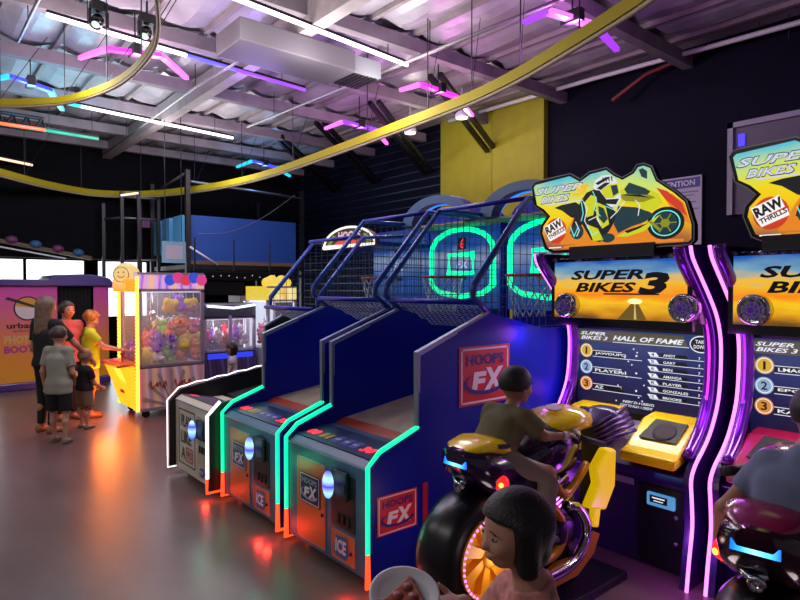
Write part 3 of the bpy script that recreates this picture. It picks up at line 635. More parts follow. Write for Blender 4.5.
def bike_cabinet(loc, label, moff, names, hue, art):
    t = thing('motorcycle_game_cabinet', label, 'arcade machine', loc, 0, 'motorcycle game cabinets')
    prof = [(p.x, p.z) for p in spline([(-.04, 0, .0), (-.01, 0, .18), (.025, 0, .36), (.015, 0, .52), (.005, 0, .64), (.06, 0, .72), (.17, 0, .80), (.27, 0, .90), (.36, 0, 1.06), (.39, 0, 1.25), (.385, 0, 1.43), (.33, 0, 1.57), (.24, 0, 1.68), (.12, 0, 1.80), (.0, 0, 1.92), (-.03, 0, 1.99)], 3)]
    for s in (-1, 1):
        c = (.5, .55) if s < 0 else (-.55, -.5)
        sp = MB().prism(side(0), prof + [(.9, 2.0), (.9, 0)], *c).build('side_panel', PURD, t)
        e = MB(); y = s * .546
        e.tube([(p[0] - .005, y, p[1]) for p in prof[:]], .010, 8); e.build('led_strip', LPK, sp)
        for z_, w_ in ((1.42, 1.4), (1.0, .5), (.3, 1.8)): lamp('strip_lamp', sp, (-.12 if z_ != 1.0 else .22, s * .525, z_), w_, (.55, .08, 1))
        e = MB(); e.tube([(p[0] - .02, s * .487, p[1]) for p in prof[16:]], .034, 12); e.build('arch_tube', PURP, sp)
        e = MB(); e.tube([(p[0] - .05, s * .495, p[1]) for p in prof[24:38]], .008, 6); e.build('accent_strip', LPU if s > 0 else LMG, sp)
    # header with backlit title print
    hd = MB().box(.1, .9, -.5, .5, 1.53, 1.95).build('header', BLACKG, t)
    f = front(.1)
    MB().rect(f, -.47, .47, 1.545, 1.93, .004).build('title_print', SKY, hd)
    m = MB(); m.text(f, 'SUPER', -.334, .2, 1.805, 1.87, .008, .25, .035); m.text(f, 'BIKES', -.297, .149, 1.722, 1.787, .008, .25, .035); m.text(f, '3', .16, .366, 1.709, 1.85, .008, .2, .05); m.rect(f, -.08, .3, 1.706, 1.716, .008)
    m.build('lettering', mat('title_ink', '0c0810', .5), hd)
    m = MB(); m.flat(f, [(.12, 1.655), (.16, 1.655), (.22, 1.548), (.02, 1.548)], .006); m.mat(1).disc(f, .14, 1.665, .05, .007, 20, .018); m.mat(2).flat(f, [(.137, 1.65), (.143, 1.65), (.152, 1.55), (.135, 1.55)], .0075)
    m.build('road_print', [glow('road_amber', '806018', .7), glow('sun_glow', 'fff0a0', 1.4), glow('road_line', 'e0d080', .8)], hd)
    m = MB()
    for i in range(20): m.ball((.09 + random.uniform(0, .05), -.48 + i*.05, 1.945), (.02, .03, .01 + .008*random.random()), 6, 4)
    m.build('trim_crumple', mat('foil_trim', '77707c', .3, .7), hd)
    for s in (-1, 1):
        o = (.06, .35 if s > 0 else -.46, 1.63)
        sp = MB().lathe(o, (-1, 0, 0), [(.088, -.05), (.088, .0), (.08, .018), (.072, .014)], 24).build('speaker', CHROME, hd)
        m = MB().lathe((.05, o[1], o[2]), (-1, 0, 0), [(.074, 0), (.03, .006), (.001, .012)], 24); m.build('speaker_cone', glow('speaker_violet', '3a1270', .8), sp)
        m = MB(); fs = front(.03, o[1], o[2])
        for k in range(3): m.ring(fs, 0, 0, .018 + k*.022, .023 + k*.022, .008 - k*.002, .012, 20)
        for k in range(8):
            a = 2*pi*k/8; m.tube([fs.P(.02*cos(a), .02*sin(a), .01), fs.P(.07*cos(a + .4), .07*sin(a + .4), .006)], .004, 4)
        m.build('speaker_grille', CHROME, sp)
    MB().box(.1, .135, -.5, .5, 1.49, 1.53).build('strip_hiding_lip', BLACKG, hd)  # lip added only to hide the made-up lamp strip behind it
    MB().box(.16, .30, -.4, .4, 1.515, 1.528).build('added_shelf_strip', glow('added_strip_glow', 'ffd8ff', 1.5), hd)  # made-up lamp strip, added under the header to brighten the pods
    l = bpy.data.lights.new('shelf_fill', 'AREA'); l.shape = 'RECTANGLE'; l.size = .12; l.size_y = .8; l.energy = 8; l.color = (1, .92, .88)  # fill light added with that strip, shining down on the pods
    lo = bpy.data.objects.new('shelf_fill', l); COL.objects.link(lo); lo.parent = hd; lo.location = (.2, 0, 1.51); lo.rotation_euler = (0, R(18), 0)
    # marquee cut to the outline of a rider
    fm = Fr((.05, moff, 0), (0, -1, 0), (0, 0, 1)); A = ART
    mq = MB().prism(fm, A['outline'], -.05, 0).build('marquee', BLACKG, t)
    MB().prism(fm, A['inner'], 0, .006).build('marquee_print', MQP, mq)
    e = MB(); e.tube([fm.P(a, b, .002) for a, b in A['outline']], .004, 4, True); e.build('marquee_edge', STEEL, mq)
    Y1, Y2, K1, K2, CY_, WH, OR_, RD = (glow(n, c, s_) for n, c, s_ in art)
    m = MB(); c = .008
    m.mat(6).flat(fm, A['splash'], c)
    m.mat(6).flat(fm, [(.33, 2.33), (.40, 2.31), (.47, 2.25), (.51, 2.12), (.42, 2.18)], c)
    m.mat(7).disc(fm, -.425, 2.15, .088, c + .001)
    m.mat(2).flat(fm, A['tail'], c + .001).flat(fm, A['body_dark'], c + .002)
    m.mat(3).disc(fm, -.25, 2.13, .05, c + .003).disc(fm, -.02, 2.075, .05, c + .003, 20, .03)
    m.mat(0).flat(fm, A['suit_yellow'], c + .003).flat(fm, A['suit_yellow2'], c + .003).flat(fm, A['arm'], c + .003)
    m.mat(3).flat(fm, [(-.09, 2.29), (-.05, 2.27), (-.02, 2.2), (-.05, 2.17), (-.085, 2.21)], c + .004)
    m.mat(2).disc(fm, .36, 2.14, .115, c + .001, 28, .098)
    m.mat(4).ring(fm, .36, 2.14, .084, .092, c + .0015, c + .002, 28, 0, 2*pi, .85)
    m.mat(3).disc(fm, .36, 2.14, .075, c + .003, 24, .064); m.mat(1).disc(fm, .36, 2.14, .03, c + .004, 16, .025)
    m.mat(3).flat(fm, A['engine'], c + .003); m.mat(0).flat(fm, A['fairing'], c + .004).flat(fm, A['low_fairing'], c + .005); m.mat(1).flat(fm, [(.05, 2.34), (.2, 2.35), (.3, 2.3), (.22, 2.28), (.1, 2.3)], c + .005)
    m.mat(3).flat(fm, A['windscreen'], c + .006).flat(fm, A['mirror'], c + .006); m.mat(1).flat(fm, A['fork'], c + .006)
    m.mat(5).flat(fm, A['helmet'], c + .006); m.mat(2).flat(fm, [(-.13, 2.40), (-.05, 2.30), (.04, 2.285), (.06, 2.32), (-.03, 2.325), (-.08, 2.39)], c + .007); m.mat(0).flat(fm, A['visor'], c + .008)
    m.mat(2)
    for k in range(4): m.flat(fm, [(-.06 + k*.02, 2.47), (-.05 + k*.02, 2.47), (-.045 + k*.02, 2.44), (-.053 + k*.02, 2.44)], c + .008)
    m.mat(5)
    for p in ([(-.2, 2.33), (-.17, 2.28), (-.19, 2.2), (-.16, 2.15)], [(-.16, 2.2), (-.1, 2.22), (-.07, 2.16)], [(.0, 2.2), (.05, 2.24), (.1, 2.3)], [(.17, 2.3), (.2, 2.26), (.19, 2.2)], [(-.26, 2.2), (-.23, 2.14), (-.25, 2.1)]):
        m.tube([fm.P(a, b, c + .008) for a, b in p], .003, 4)
    m.mat(6).flat(fm, [(-.35, 2.04), (-.1, 2.05), (.1, 2.035), (.3, 2.05), (.47, 2.04), (.47, 2.025), (-.38, 2.022)], c + .0005)
    m.mat(7).flat(fm, [(.30, 2.36), (.37, 2.33), (.46, 2.25), (.49, 2.17), (.44, 2.21), (.36, 2.28)], c + .0006)
    m.mat(2)
    for p in ([(-.11, 2.44), (-.03, 2.47), (.0, 2.462), (-.09, 2.425)], [(-.1, 2.405), (-.04, 2.435), (.0, 2.43), (-.07, 2.39)], [(.08, 2.345), (.2, 2.33), (.27, 2.30), (.2, 2.315), (.1, 2.335)], [(.1, 2.11), (.2, 2.135), (.26, 2.15), (.2, 2.12), (.12, 2.095)]): m.flat(fm, p, c + .009)
    m.mat(4)
    for p in ([(-.215, 2.33), (-.2, 2.25), (-.215, 2.2)], [(-.13, 2.39), (-.1, 2.33), (-.115, 2.27), (-.07, 2.22)], [(-.03, 2.28), (.03, 2.25), (.06, 2.3)], [(-.17, 2.16), (-.13, 2.1), (-.09, 2.12)], [(-.3, 2.17), (-.27, 2.1), (-.24, 2.16)]): m.tube([fm.P(a, b, c + .009) for a, b in p], .0028, 4)
    m.mat(3).flat(fm, [(.0, 2.41), (.045, 2.41), (.058, 2.36), (.02, 2.34)], c + .0085)
    m.mat(0).flat(fm, [(-.155, 2.30), (-.13, 2.345), (-.105, 2.335), (-.125, 2.25)], c + .0085)
    m.mat(1)
    for k in range(6):
        a = 2*pi*k/6; m.tube([fm.P(.36 + .03*cos(a), 2.14 + .025*sin(a), c + .005), fm.P(.36 + .07*cos(a), 2.14 + .06*sin(a), c + .005)], .004, 4)
    m.build('rider_picture', [Y1, Y2, K1, K2, CY_, WH, OR_, RD], mq)
    m = MB(); m.mat(0).text(fm, 'SUPER', -.60, -.2, 2.41, 2.465, .018, .3, .045); m.text(fm, 'BIKES', -.55, -.3, 2.345, 2.4, .018, .3, .045)
    m.mat(1).text(fm, 'SUPER', -.594, -.206, 2.415, 2.46, .02, .3, .02); m.text(fm, 'BIKES', -.545, -.305, 2.35, 2.395, .02, .3, .02); m.mat(3).text(fm, '3', -.29, -.16, 2.37, 2.45, .02, .2, .06); m.mat(1).rect(fm, -.5, -.2, 2.336, 2.343, .018)
    fr2 = Fr(fm.P(-.502, 2.15), (0, -cos(.4), sin(.4)), (0, sin(.4), cos(.4)))
    m.mat(2).flat(fm, ART['raw'], .019).flat(fm, ART['thrills'], .019)
    m.mat(2).rect(fm, -.476, -.372, 2.028, 2.036, .018)
    m.mat(0)
    ru = Vector((0, .383 - .521, 2.241 - 2.181)); q = Fr(fm.P(-.49, 2.115), ru, (0, ru.z, -ru.y))
    if q.n.x > 0: q = Fr(fm.P(-.49, 2.115), ru, (0, -ru.z, ru.y))
    m.text(q, 'RAW', .005, .15, .008, .066, .021, .0, .045); m.text(q, 'THRILLS', .01, .15, -.03, -.002, .021, .0, .03)
    m.build('lettering', [glow('mq_ink', '181c30', .3), glow('mq_silver', 'd8dcf0', .9), glow('mq_white', 'f8f4f0', 1.0), glow('mq_gold', 'f0c010', 1)], mq)
    MB().box(.02, .5, -.3, .3, 1.95, 2.03).build('marquee_stand', BLACK, t)
    MB().box(.86, .9, -.5, .5, 0, 1.55).build('back_panel', BLACK, t)
    # screen
    MB().box(.42, .5, -.5, .5, .6, 1.54).build('screen_bezel', BLACK, t)
    f = front(.42)
    sc = MB().boxf(f, -.488, .488, .88, 1.45, 0, .006).build('screen', SCR, t)
    m = MB(); w, bk, gd, sv, bz, gr, rd = range(7); c = .009
    m.mat(gr).flat(f, [(-.48, 1.36), (-.22, 1.36), (.33, 1.37), (.3, 1.44), (-.48, 1.44)], .0075)
    m.mat(w).text(f, 'SUPER', -.465, -.26, 1.405, 1.43, c, .3, .02); m.text(f, 'BIKES 3', -.46, -.24, 1.372, 1.398, c, .3, .02)
    m.text(f, 'HALL OF FAME', -.199, .307, 1.378, 1.412, c, .3, .03)
    m.rect(f, -.2, .34, 1.362, 1.366, c)
    m.disc(f, .415, 1.39, .072, c, 24, .055); m.mat(bk).disc(f, .415, 1.39, .065, c + .001, 24, .048); m.mat(w).text(f, 'TAKE', .38, .45, 1.395, 1.418, c + .002); m.text(f, 'DOWNS', .37, .46, 1.362, 1.386, c + .002)
    for k, zc in enumerate((1.29, 1.169, 1.047)):
        m.mat((gd, sv, bz)[k]).disc(f, -.413, zc, .052, c, 24); m.mat(w).ring(f, -.413, zc, .04, .045, c, c + .001, 20)
        m.mat(bk).text(f, str(k + 1), -.43 if k else -.42, -.395 if k else -.406, zc - .025, zc + .025, c + .002, 0, .02)
        m.mat(bk).flat(f, [(-.36, zc - .035), (-.1, zc - .035), (-.13, zc + .0), (-.36, zc + .0)], c); m.mat(w).text(f, names[k], -.34, -.34 + .035 * len(names[k]), zc - .028, zc - .006, c + .002)
        m.rect(f, -.36, .02, zc - .042, zc - .038, c); m.rect(f, -.36, -.13, zc + .001, zc + .005, c); m.disc(f, -.02, zc - .01, .008, c, 6)
    for k, nm in enumerate(names[3]):
        zc = 1.30 - k * .0475
        m.mat(w).flat(f, [(.06, zc + .014), (.12, zc + .014), (.14, zc - .012), (.08, zc - .012)], c); m.mat(bk).text(f, str(k + 4), .085, .108, zc - .008, zc + .01, c + .001)
        m.flat(f, [(.14, zc + .012), (.32, zc + .012), (.34, zc - .012), (.16, zc - .012)], c); m.mat(w).text(f, nm, .17, .17 + .021 * len(nm), zc - .008, zc + .009, c + .002)
        m.rect(f, .08, .48, zc - .018, zc - .0145, c); m.text(f, '7', .40, .412, zc - .01, zc + .008, c)
    m.text(f, 'INSERT ID: 4 CREDITS', -.12, .11, .945, .962, c, .2); m.text(f, 'COST TO PLAY: 1 CREDIT', -.14, .10, .918, .935, c, .2)
    for k in range(14):
        m.disc(f, -.2 + .22 * ((k * 37) % 17) / 17 + .03, .95 + .42 * ((k * 23) % 19) / 19, .006, c, 6)
    m.build('screen_text', [glow('ui_white', 'e8ecf4', 1), BLACK, glow('ui_gold', 'e0b010', .9), glow('ui_silver', '90b0d0', .9), glow('ui_bronze', 'e09018', .9), glow('ui_olive', '5a5630', .7), glow('ui_red', 'e02020', .8)], sc)
    MB().boxf(f, -.07, .06, 1.475, 1.51, .0, .012).build('sensor', mat('sensor_glass', '3a5a84', .2), t)
    # lower body, coin door and control shelf with speaker pods
    MB().prism(side(0), [(.12, .0), (.1, .55), (.02, .63), (.3, .72), (.45, .86), (.5, .86), (.5, 0)], -.5, .5).build('lower_body', PURD, t, .005)
    f = front(.1)
    d = MB().boxf(f, .18, .46, .03, .52, -.01, .012).build('coin_door', mat('door_black', '0c0a14', .35), t)
    rd = MB().boxf(f, .24, .42, .40, .485, .012, .035).build('card_reader', glow('reader_aqua', '5098d0', .9), d, .012)
    m = MB().boxf(f, .265, .375, .425, .47, .035, .037); m.mat(1).rect(f, .28, .36, .452, .46, .038).rect(f, .29, .35, .435, .441, .038); m.build('reader_screen', [BLACK, glow('ui_white', 'e8ecf4', 1)], rd)
    m = MB(); m.lathe(f.P(.42, .36, .012), (-1, 0, 0), [(.014, 0), (.014, .008), (.001, .01)], 12); m.build('lock', STEEL, d)
    m = MB(); m.lathe(f.P(.42, .2, .012), (-1, 0, 0), [(.014, 0), (.014, .008), (.001, .01)], 12); m.build('lock', STEEL, d)
    MB().boxf(f, -.02, .14, .49, .53, -.0, .006).build('warning_plate', mat('plate_grey', '8a7c8c', .5), t)
    YP = mat('pod_' + hue[0], hue[1], .3, coat=.3)
    for s in (-1, 1):
        yc = s * -.34 if True else 0
        a0 = .10 if s > 0 else -.46; a1 = a0 + .36
        p = MB(); o = Vector((0, 0, 0))
        fp = Fr((-.02, 0, .7), (0, -1, 0), (.55, 0, .42))
        base = [(-.02, -.06), (-.02, .05), (.06, .085), (.28, .32), (.45, .36), (.45, .1)]
        p.prism(side(0), [(x_, .70 + z_ * .62) for x_, z_ in base], -(-a0) if False else a0, a1)
        po = p.build('speaker_pod', YP, t, .02)
        n_ = (Vector((.24, 0, .16))).normalized()
        fo = Fr((.18, -(a0 + a1) / 2, .84), (0, -1, 0), n_)
        MB().prism(fo, [(-.12, -.075), (.12, -.075), (.13, .1), (-.08, .105)], 0, .006).build('pod_grille', mat('pod_black', '0a0a0c', .55), po)
        MB().lathe(fo.P(.02, 0, .006), fo.n, [(.075, 0), (.07, .006), (.05, .004), (.02, .008), (.001, .01)], 20).build('pod_speaker', mat('cone_brown', '2a2024', .7), po)
    return t
ARTY = [('mq_yellow', 'd8d818', .9), ('mq_olive', '9a9a10', .8), ('mq_black', '0a1418', .5), ('mq_teal_dark', '16444c', .6), ('mq_cyan', '70f0e8', 1), ('mq_helmet', 'e8ecec', .9), ('mq_orange', 'f08a18', .9), ('mq_red', 'd83a18', .9)]
ARTM = [('mq_magenta', 'a01870', .9), ('mq_plum', '701050', .8)] + ARTY[2:]
bike_cabinet((3.5, 2.12, 0), 'left motorcycle racing cabinet behind the yellow motorcycle, hall of fame on its screen', .0, ('JAWDUPQ', 'PLAYER1', 'AZ', ('ANDY', 'GARY', 'BEN', 'AMANDA', 'PLAYER', 'GONZALES', 'BROOKE')), ('yellow', 'f8d000'), ARTY)
bike_cabinet((3.54, .94, 0), 'right motorcycle racing cabinet cut off by the picture edge, magenta pods beneath its screen', -.16, ('LMAO', 'EPOJ', 'KAI', ('JOE', 'TOM', 'SAM', 'ANN', 'LEE', 'MAX', 'ROB')), ('magenta', 'a01040'), ARTM)

# ------------------------------------------------------------------ the motorcycles in front of them
def xring(x, hy, z0, z1, n=14, p=2.6):
    """closed superellipse section across the bike at x"""
    out = []
    for i in range(n):
        a = 2*pi*i/n; c, s_ = cos(a), sin(a)
        out.append((x, hy*abs(c)**(2/p)*(1 if c >= 0 else -1), (z0+z1)/2 + (z1-z0)/2*abs(s_)**(2/p)*(1 if s_ >= 0 else -1)))
    return out
def motorcycle(loc, rotz, label, hue, h2_, deck):
    t = thing('arcade_motorcycle', label, 'motorcycle', loc, rotz, 'ride-on arcade motorcycles')
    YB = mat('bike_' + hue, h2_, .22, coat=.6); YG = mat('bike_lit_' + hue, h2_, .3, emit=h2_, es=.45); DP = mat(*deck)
    OR_ = mat('bike_frame_ochre', 'b87a18', .35, .4)
    MB().box(.1, 1.1, -.25, .25, 0, .05).prism(side(0), [(.4, .05), (.8, .05), (.7, .3), (.5, .3)], -.1, .1).build('platform', mat('platform_steel', '1a1420', .4, .4), t, .01)
    # rear wheel
    w = MB().lathe((0, -.13, .41), (0, 1, 0), [(.205, .0), (.255, .0), (.285, .025), (.303, .07), (.308, .13), (.303, .19), (.285, .235), (.255, .26), (.205, .26)], 40, False).build('rear_tire', mat('tire_rubber', '0e0d10', .3), t)
    for s in (-1, 1):
        m = MB(); fr = side(-.13) if s < 0 else sideb(.13)
        q = Fr((0, fr.o.y, .41), fr.u, (0, 0, 1))
        m.ring(q, 0, 0, .185, .207, -.04, .012, 36); m.disc(q, 0, 0, .19, -.045, 36)
        for k in range(7):
            a = 2*pi*k/7; ca = lambda r, d: (r*cos(a + d), r*sin(a + d))
            m.prism(q, [ca(.03, -.6), ca(.06, -.45), ca(.188, -.16), ca(.19, .2), ca(.07, .25)], -.045, .0)
        m.lathe(q.P(0, 0, -.04), q.n, [(.05, 0), (.05, .05), (.03, .06), (.001, .062)], 16)
        r = m.build('rim', mat('rim_ochre', 'e8a018', .35) if hue == 'yellow' else PURP, w); lamp('rim_fill', r, tuple(q.P(0, 0, .09)), 1.6, (1, .75, .75), .1)  # unseen point fill added in front of the hub to brighten the rim
        e = MB()
        for k in range(44): e.ball(q.P(.197*cos(2*pi*k/44), .197*sin(2*pi*k/44), .014), .007, 6, 4)
        e.build('rim_lights', LPK, r)
    # tail: broad dark cowl with lit plate, round tail lamps and coloured hump
    rings = [xring(-.12, .06, .86, .945), xring(-.09, .125, .80, .95), xring(.0, .15, .72, .95), xring(.12, .165, .66, .93), xring(.28, .165, .62, .86), xring(.45, .15, .60, .80), xring(.6, .12, .58, .80)]
    MB().loft(rings).build('tail_cowl', DP, t)
    rings = [xring(-.11, .05, .925, .94), xring(-.06, .11, .925, .965), xring(.04, .135, .91, .99), xring(.13, .14, .88, .98), xring(.20, .125, .85, .92), xring(.24, .11, .83, .86)]
    hump = MB().loft(rings).build('seat_hump', YB, t)
    MB().loft([[(.05, -.12, .945), (.13, -.125, .935), (.14, -.125, .955), (.06, -.12, .965)], [(.05, -.142, .945), (.13, -.144, .935), (.14, -.143, .955), (.06, -.14, .965)]], smooth=False).build('hand_slot', BLACK, hump)
    pr = Fr((-.108, .0, .875), (.0, -1, 0), (.25, 0, 1))
    m = MB().boxf(pr, -.075, .075, -.018, .018, 0, .012); m.build('plate_lamp', ramp_glow('plate_blue_' + hue, 'Y', [(0, '0050ff'), (.3, '60e0ff'), (.5, 'a0f4ff'), (.75, '30b0ff'), (1, '0040ff')], -.08, .08, 1.8), t)
    for s in (-1, 1):
        m = MB().lathe((.065, s*.145, .775), (-.7, s*.65, .0), [(.036, -.03), (.04, .01), (.028, .024), (.001, .03)], 18); m.build('tail_lamp', glow('tail_red', 'ff1818', 2.2), t)
        m = MB().lathe((.065 - .019, s*(.145 + .016), .77), (-.7, s*.65, .0), [(.014, 0), (.012, .01), (.001, .012)], 12); m.build('tail_bulb', glow('tail_amber', 'ffb040', 2.5), t)
    m = MB(); m.tube([(-.06, .06, .78), (-.08, .02, .76), (-.07, -.03, .78)], .014, 8); m.lathe((-.06, .0, .755), (-1, 0, -.2), [(.03, 0), (.03, .03), (.022, .045), (.022, .01)], 14); m.build('exhaust_tip', CHROME, t)
    MB().loft([xring(.2, .12, .74, .83), xring(.3, .13, .72, .83), xring(.45, .11, .7, .81), xring(.56, .09, .7, .86)]).build('seat', mat('seat_vinyl', '0c0a10', .5), t)
    MB().loft([xring(.48, .09, .68, .85), xring(.56, .14, .66, .93), xring(.72, .16, .66, .975), xring(.86, .15, .68, .97), xring(.95, .1, .72, .92)]).build('fuel_tank', DP, t)
    # engine, pipes and frame
    m = MB().box(.55, .9, -.11, .11, .28, .55); m.lathe((.72, -.12, .4), (0, -1, 0), [(.09, -.0), (.09, .04), (.07, .06), (.001, .06)], 18)
    en = m.build('engine_block', mat('engine_dark', '241a30', .3, .6), t, .012)
    m = MB()
    for k in range(6): m.boxf(Fr((.74, 0, .53), (1, 0, .35), (-.35, 0, 1)), -.11, .11, k*.026, k*.026 + .014, -.13, .13)
    m.build('cylinder_fins', CHROME, en)
    m = MB(); sp_ = spline([(.78, -.13, .52), (.86, -.15, .5), (.93, -.16, .4), (.92, -.165, .3), (.82, -.17, .22), (.66, -.17, .19), (.4, -.17, .2), (.25, -.17, .24)], 5)
    m.tube(sp_, .03, 10); m.build('exhaust_pipe', CHROME, en)
    m = MB(); sp_ = spline([(.84, .13, .52), (.94, .15, .4), (.9, .16, .26), (.66, .17, .19), (.3, .17, .22)], 5); m.tube(sp_, .03, 10); m.build('exhaust_pipe', CHROME, en)
    for s in (-1, 1):
        m = MB()
        m.tube(spline([(.5, s*.14, .62), (.62, s*.15, .56), (.72, s*.155, .42), (.66, s*.155, .3), (.5, s*.15, .28)], 4), .026, 8)
        m.tube(spline([(.98, s*.13, .72), (.86, s*.15, .66), (.74, s*.155, .6), (.66, s*.15, .66)], 4), .024, 8)
        m.prism(side(s*.155) if s < 0 else side(s*.155), [(.5, .2), (.66, .24), (.86, .22), (1.0, .33), (1.06, .30), (1.0, .2), (.84, .12), (.5, .12)], -.015, .015)
        m.build('frame_rail', OR_, t)
        m = MB(); m.prism(Fr((0, s*.17, 0), (1, 0, 0), (0, s*.08, 1)), [(.84, .52), (1.02, .47), (1.1, .6), (1.08, .82), (.98, .84), (.88, .74), (.92, .64)], -.03, .03); m.prism(side(s*.16), [(.98, .36), (1.04, .34), (1.07, .48), (.99, .5)], -.02, .02)
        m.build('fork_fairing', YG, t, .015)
        m = MB().tube([(.74, s*.1, .955), (.56, s*.25, .94)], .018, 10); m.mat(1).tube([(.62, s*.20, .944), (.53, s*.27, .938)], .023, 10).tube([(.62, s*.22, .93), (.80, s*.27, .87)], .016, 8); m.build('handlebar', [STEEL, RUBBER], t)
    # cockpit fairing
    rings = [xring(.78, .07, .90, .94), xring(.83, .15, .885, .965), xring(.92, .19, .88, 1.0), xring(1.04, .17, .87, 1.01), xring(1.14, .09, .86, .96)]
    ck = MB().loft(rings).build('cockpit_fairing', YB, t)
    m = MB(); q = Fr((.85, 0, .965), (0, -1, 0), (1, 0, .35)); m.ring(q, 0, .06, .0, .055, .02, .03, 18, 0, 2*pi, .6); m.build('badge', mat('badge_pale', 'd8c8c0', .4), ck)
    for k in range(5): MB().tube([(1.0 + k*.02, -.10 + k*.02, .80 + .02*k), (1.16 + k*.025, -.26 + k*.03, .90 + .025*k)], .013, 8).build('control_rod', mat('rod_violet_steel', '5a4470', .3, .8), t)
    MB().loft([xring(1.12, .10, .78, .86), xring(1.18, .16, .78, .98), xring(1.28, .15, .80, .99), xring(1.33, .09, .82, .94)]).build('instrument_hood', PURD, t)
    m = MB().prism(side(0), [(1.06, .4), (1.12, .4), (1.16, .88), (1.08, .88)], -.06, .06); m.build('front_fork', DARK, t)
    for ch in t.children:
        k = ch.name.split('.')[0]
        if k in ('fuel_tank', 'engine_block', 'frame_rail', 'fork_fairing'): ch.location.x = -.14
        elif k == 'cockpit_fairing': ch.location = (-.2, 0, .04)
    return t
motorcycle((2.24, 2.12, 0), 0, 'yellow arcade motorcycle ridden by the boy, its orange spoked rear wheel towards us', 'yellow', 'f8d000', ('bike_deep_violet', '1c0e34', .15, 0, None, 0, 0, 8, 0, 40, .6))
motorcycle((2.30, .785, 0), R(7), 'dark magenta arcade motorcycle at the right edge with blue lit tail plate', 'magenta', '7c1040', ('bike_plum', '2a0c22', .15, 0, None, 0, 0, 8, 0, 40, .6))
# ------------------------------------------------------------------ people: one smooth body surface grown around a posed skeleton
def V(*p): return np.array(p, float)
def rc(a, b, ra, rb): return ('c', V(*a), V(*b), ra, rb)
def el(c, r, M=None): return ('e', V(*c), V(*r), M)
def sdf(P_, prims, k):
    d = None
    for pr in prims:
        if pr[0] == 'c':
            _, a, b, ra, rb = pr; ab = b - a; t = np.clip(((P_ - a) @ ab) / max(ab @ ab, 1e-9), 0, 1)
            e = np.linalg.norm(P_ - a - t[:, None] * ab, axis=1) - (ra + (rb - ra) * t); kk = min(k, .9 * min(ra, rb))
        else:
            _, c, r, M = pr; q = P_ - c
            if M is not None: q = q @ M
            k0 = np.linalg.norm(q / r, axis=1); k1 = np.linalg.norm(q / (r * r), axis=1) + 1e-9; e = k0 * (k0 - 1) / k1; kk = min(k, .9 * min(r))
        if d is None: d = e
        else:
            h = np.clip(.5 + .5 * (d - e) / kk, 0, 1); d = d * (1 - h) + e * h - kk * h * (1 - h)
    return d
def bounds(prims, pad):
    lo = np.full(3, 1e9); hi = -lo
    for pr in prims:
        if pr[0] == 'c':
            for p, r in ((pr[1], pr[3]), (pr[2], pr[4])): lo = np.minimum(lo, p - r); hi = np.maximum(hi, p + r)
        else: r = max(pr[2]); lo = np.minimum(lo, pr[1] - r); hi = np.maximum(hi, pr[1] + r)
    return lo - pad, hi + pad
def surface(prims, h, k, cut=None, grow=0.):
    """mesh of the zero surface (surface nets)"""
    lo, hi = bounds(prims, 2.5 * h + abs(grow)); n = np.ceil((hi - lo) / h).astype(int) + 1
    ax = [lo[i] + h * np.arange(n[i]) for i in range(3)]
    G = np.stack(np.meshgrid(*ax, indexing='ij'), -1).reshape(-1, 3)
    d = np.concatenate([sdf(G[i:i+200000], prims, k) for i in range(0, len(G), 200000)]) - grow
    if cut is not None: d = np.maximum(d, cut(G))
    D = d.reshape(n); ins = D < 0
    nc = n - 1; acc = np.zeros((*nc, 3)); cnt = np.zeros(nc)
    offs = [(i, j, l) for i in (0, 1) for j in (0, 1) for l in (0, 1)]
    def sl(o): return tuple(slice(o[q], o[q] + nc[q]) for q in range(3))
    for o in offs:
        for a in range(3):
            if o[a] == 0:
                o2 = list(o); o2[a] = 1
                A, B = D[sl(o)], D[sl(o2)]; m_ = (A < 0) != (B < 0)
                t = np.where(m_, A / np.where(A == B, 1, A - B), 0)
                for q in range(3): acc[..., q] += m_ * (o[q] + (t if q == a else 0))
                cnt += m_
    act = cnt > 0; idx = -np.ones(nc, int); idx[act] = np.arange(act.sum())
    ii = np.argwhere(act); vs = lo + h * (ii + acc[act] / cnt[act][:, None])
    fs = []
    for a in range(3):
        b, c = (a + 1) % 3, (a + 2) % 3
        A = np.take(ins, range(0, n[a] - 1), a); B = np.take(ins, range(1, n[a]), a)
        for flip, m_ in ((0, A & ~B), (1, ~A & B)):
            e = np.argwhere(m_)
            e = e[(e[:, b] > 0) & (e[:, c] > 0) & (e[:, b] < nc[b]) & (e[:, c] < nc[c])]
            if not len(e): continue
            q = []
            for db, dc in ((1, 1), (0, 1), (0, 0), (1, 0)):
                p = e.copy(); p[:, b] -= db; p[:, c] -= dc; q.append(idx[p[:, 0], p[:, 1], p[:, 2]])
            q = np.stack(q, 1); fs.append(q[:, ::-1] if flip else q)
    return vs, np.concatenate(fs)
def sdf_obj(name, prims, h, k, mt, parent=None, cut=None, grow=0., jitter=None):
    vs, fs = surface(prims, h, k, cut, grow)
    me = bpy.data.meshes.new(name); me.from_pydata(vs.tolist(), [], fs.tolist()); me.materials.append(mt)
    me.polygons.foreach_set('use_smooth', [True] * len(me.polygons)); me.update()
    o = bpy.data.objects.new(name, me); COL.objects.link(o)
    s = o.modifiers.new('s', 'SMOOTH'); s.factor = .5; s.iterations = 2
    if parent: o.parent = parent
    return o
def nrm(v): v = np.array(v, float); return v / np.linalg.norm(v)
def basis(fwd, upv=(0, 0, 1)):
    f = nrm(fwd); l = nrm(np.cross(upv, f)); u = np.cross(f, l); return np.stack([f, l, u], 1)   # columns: forward, left, up
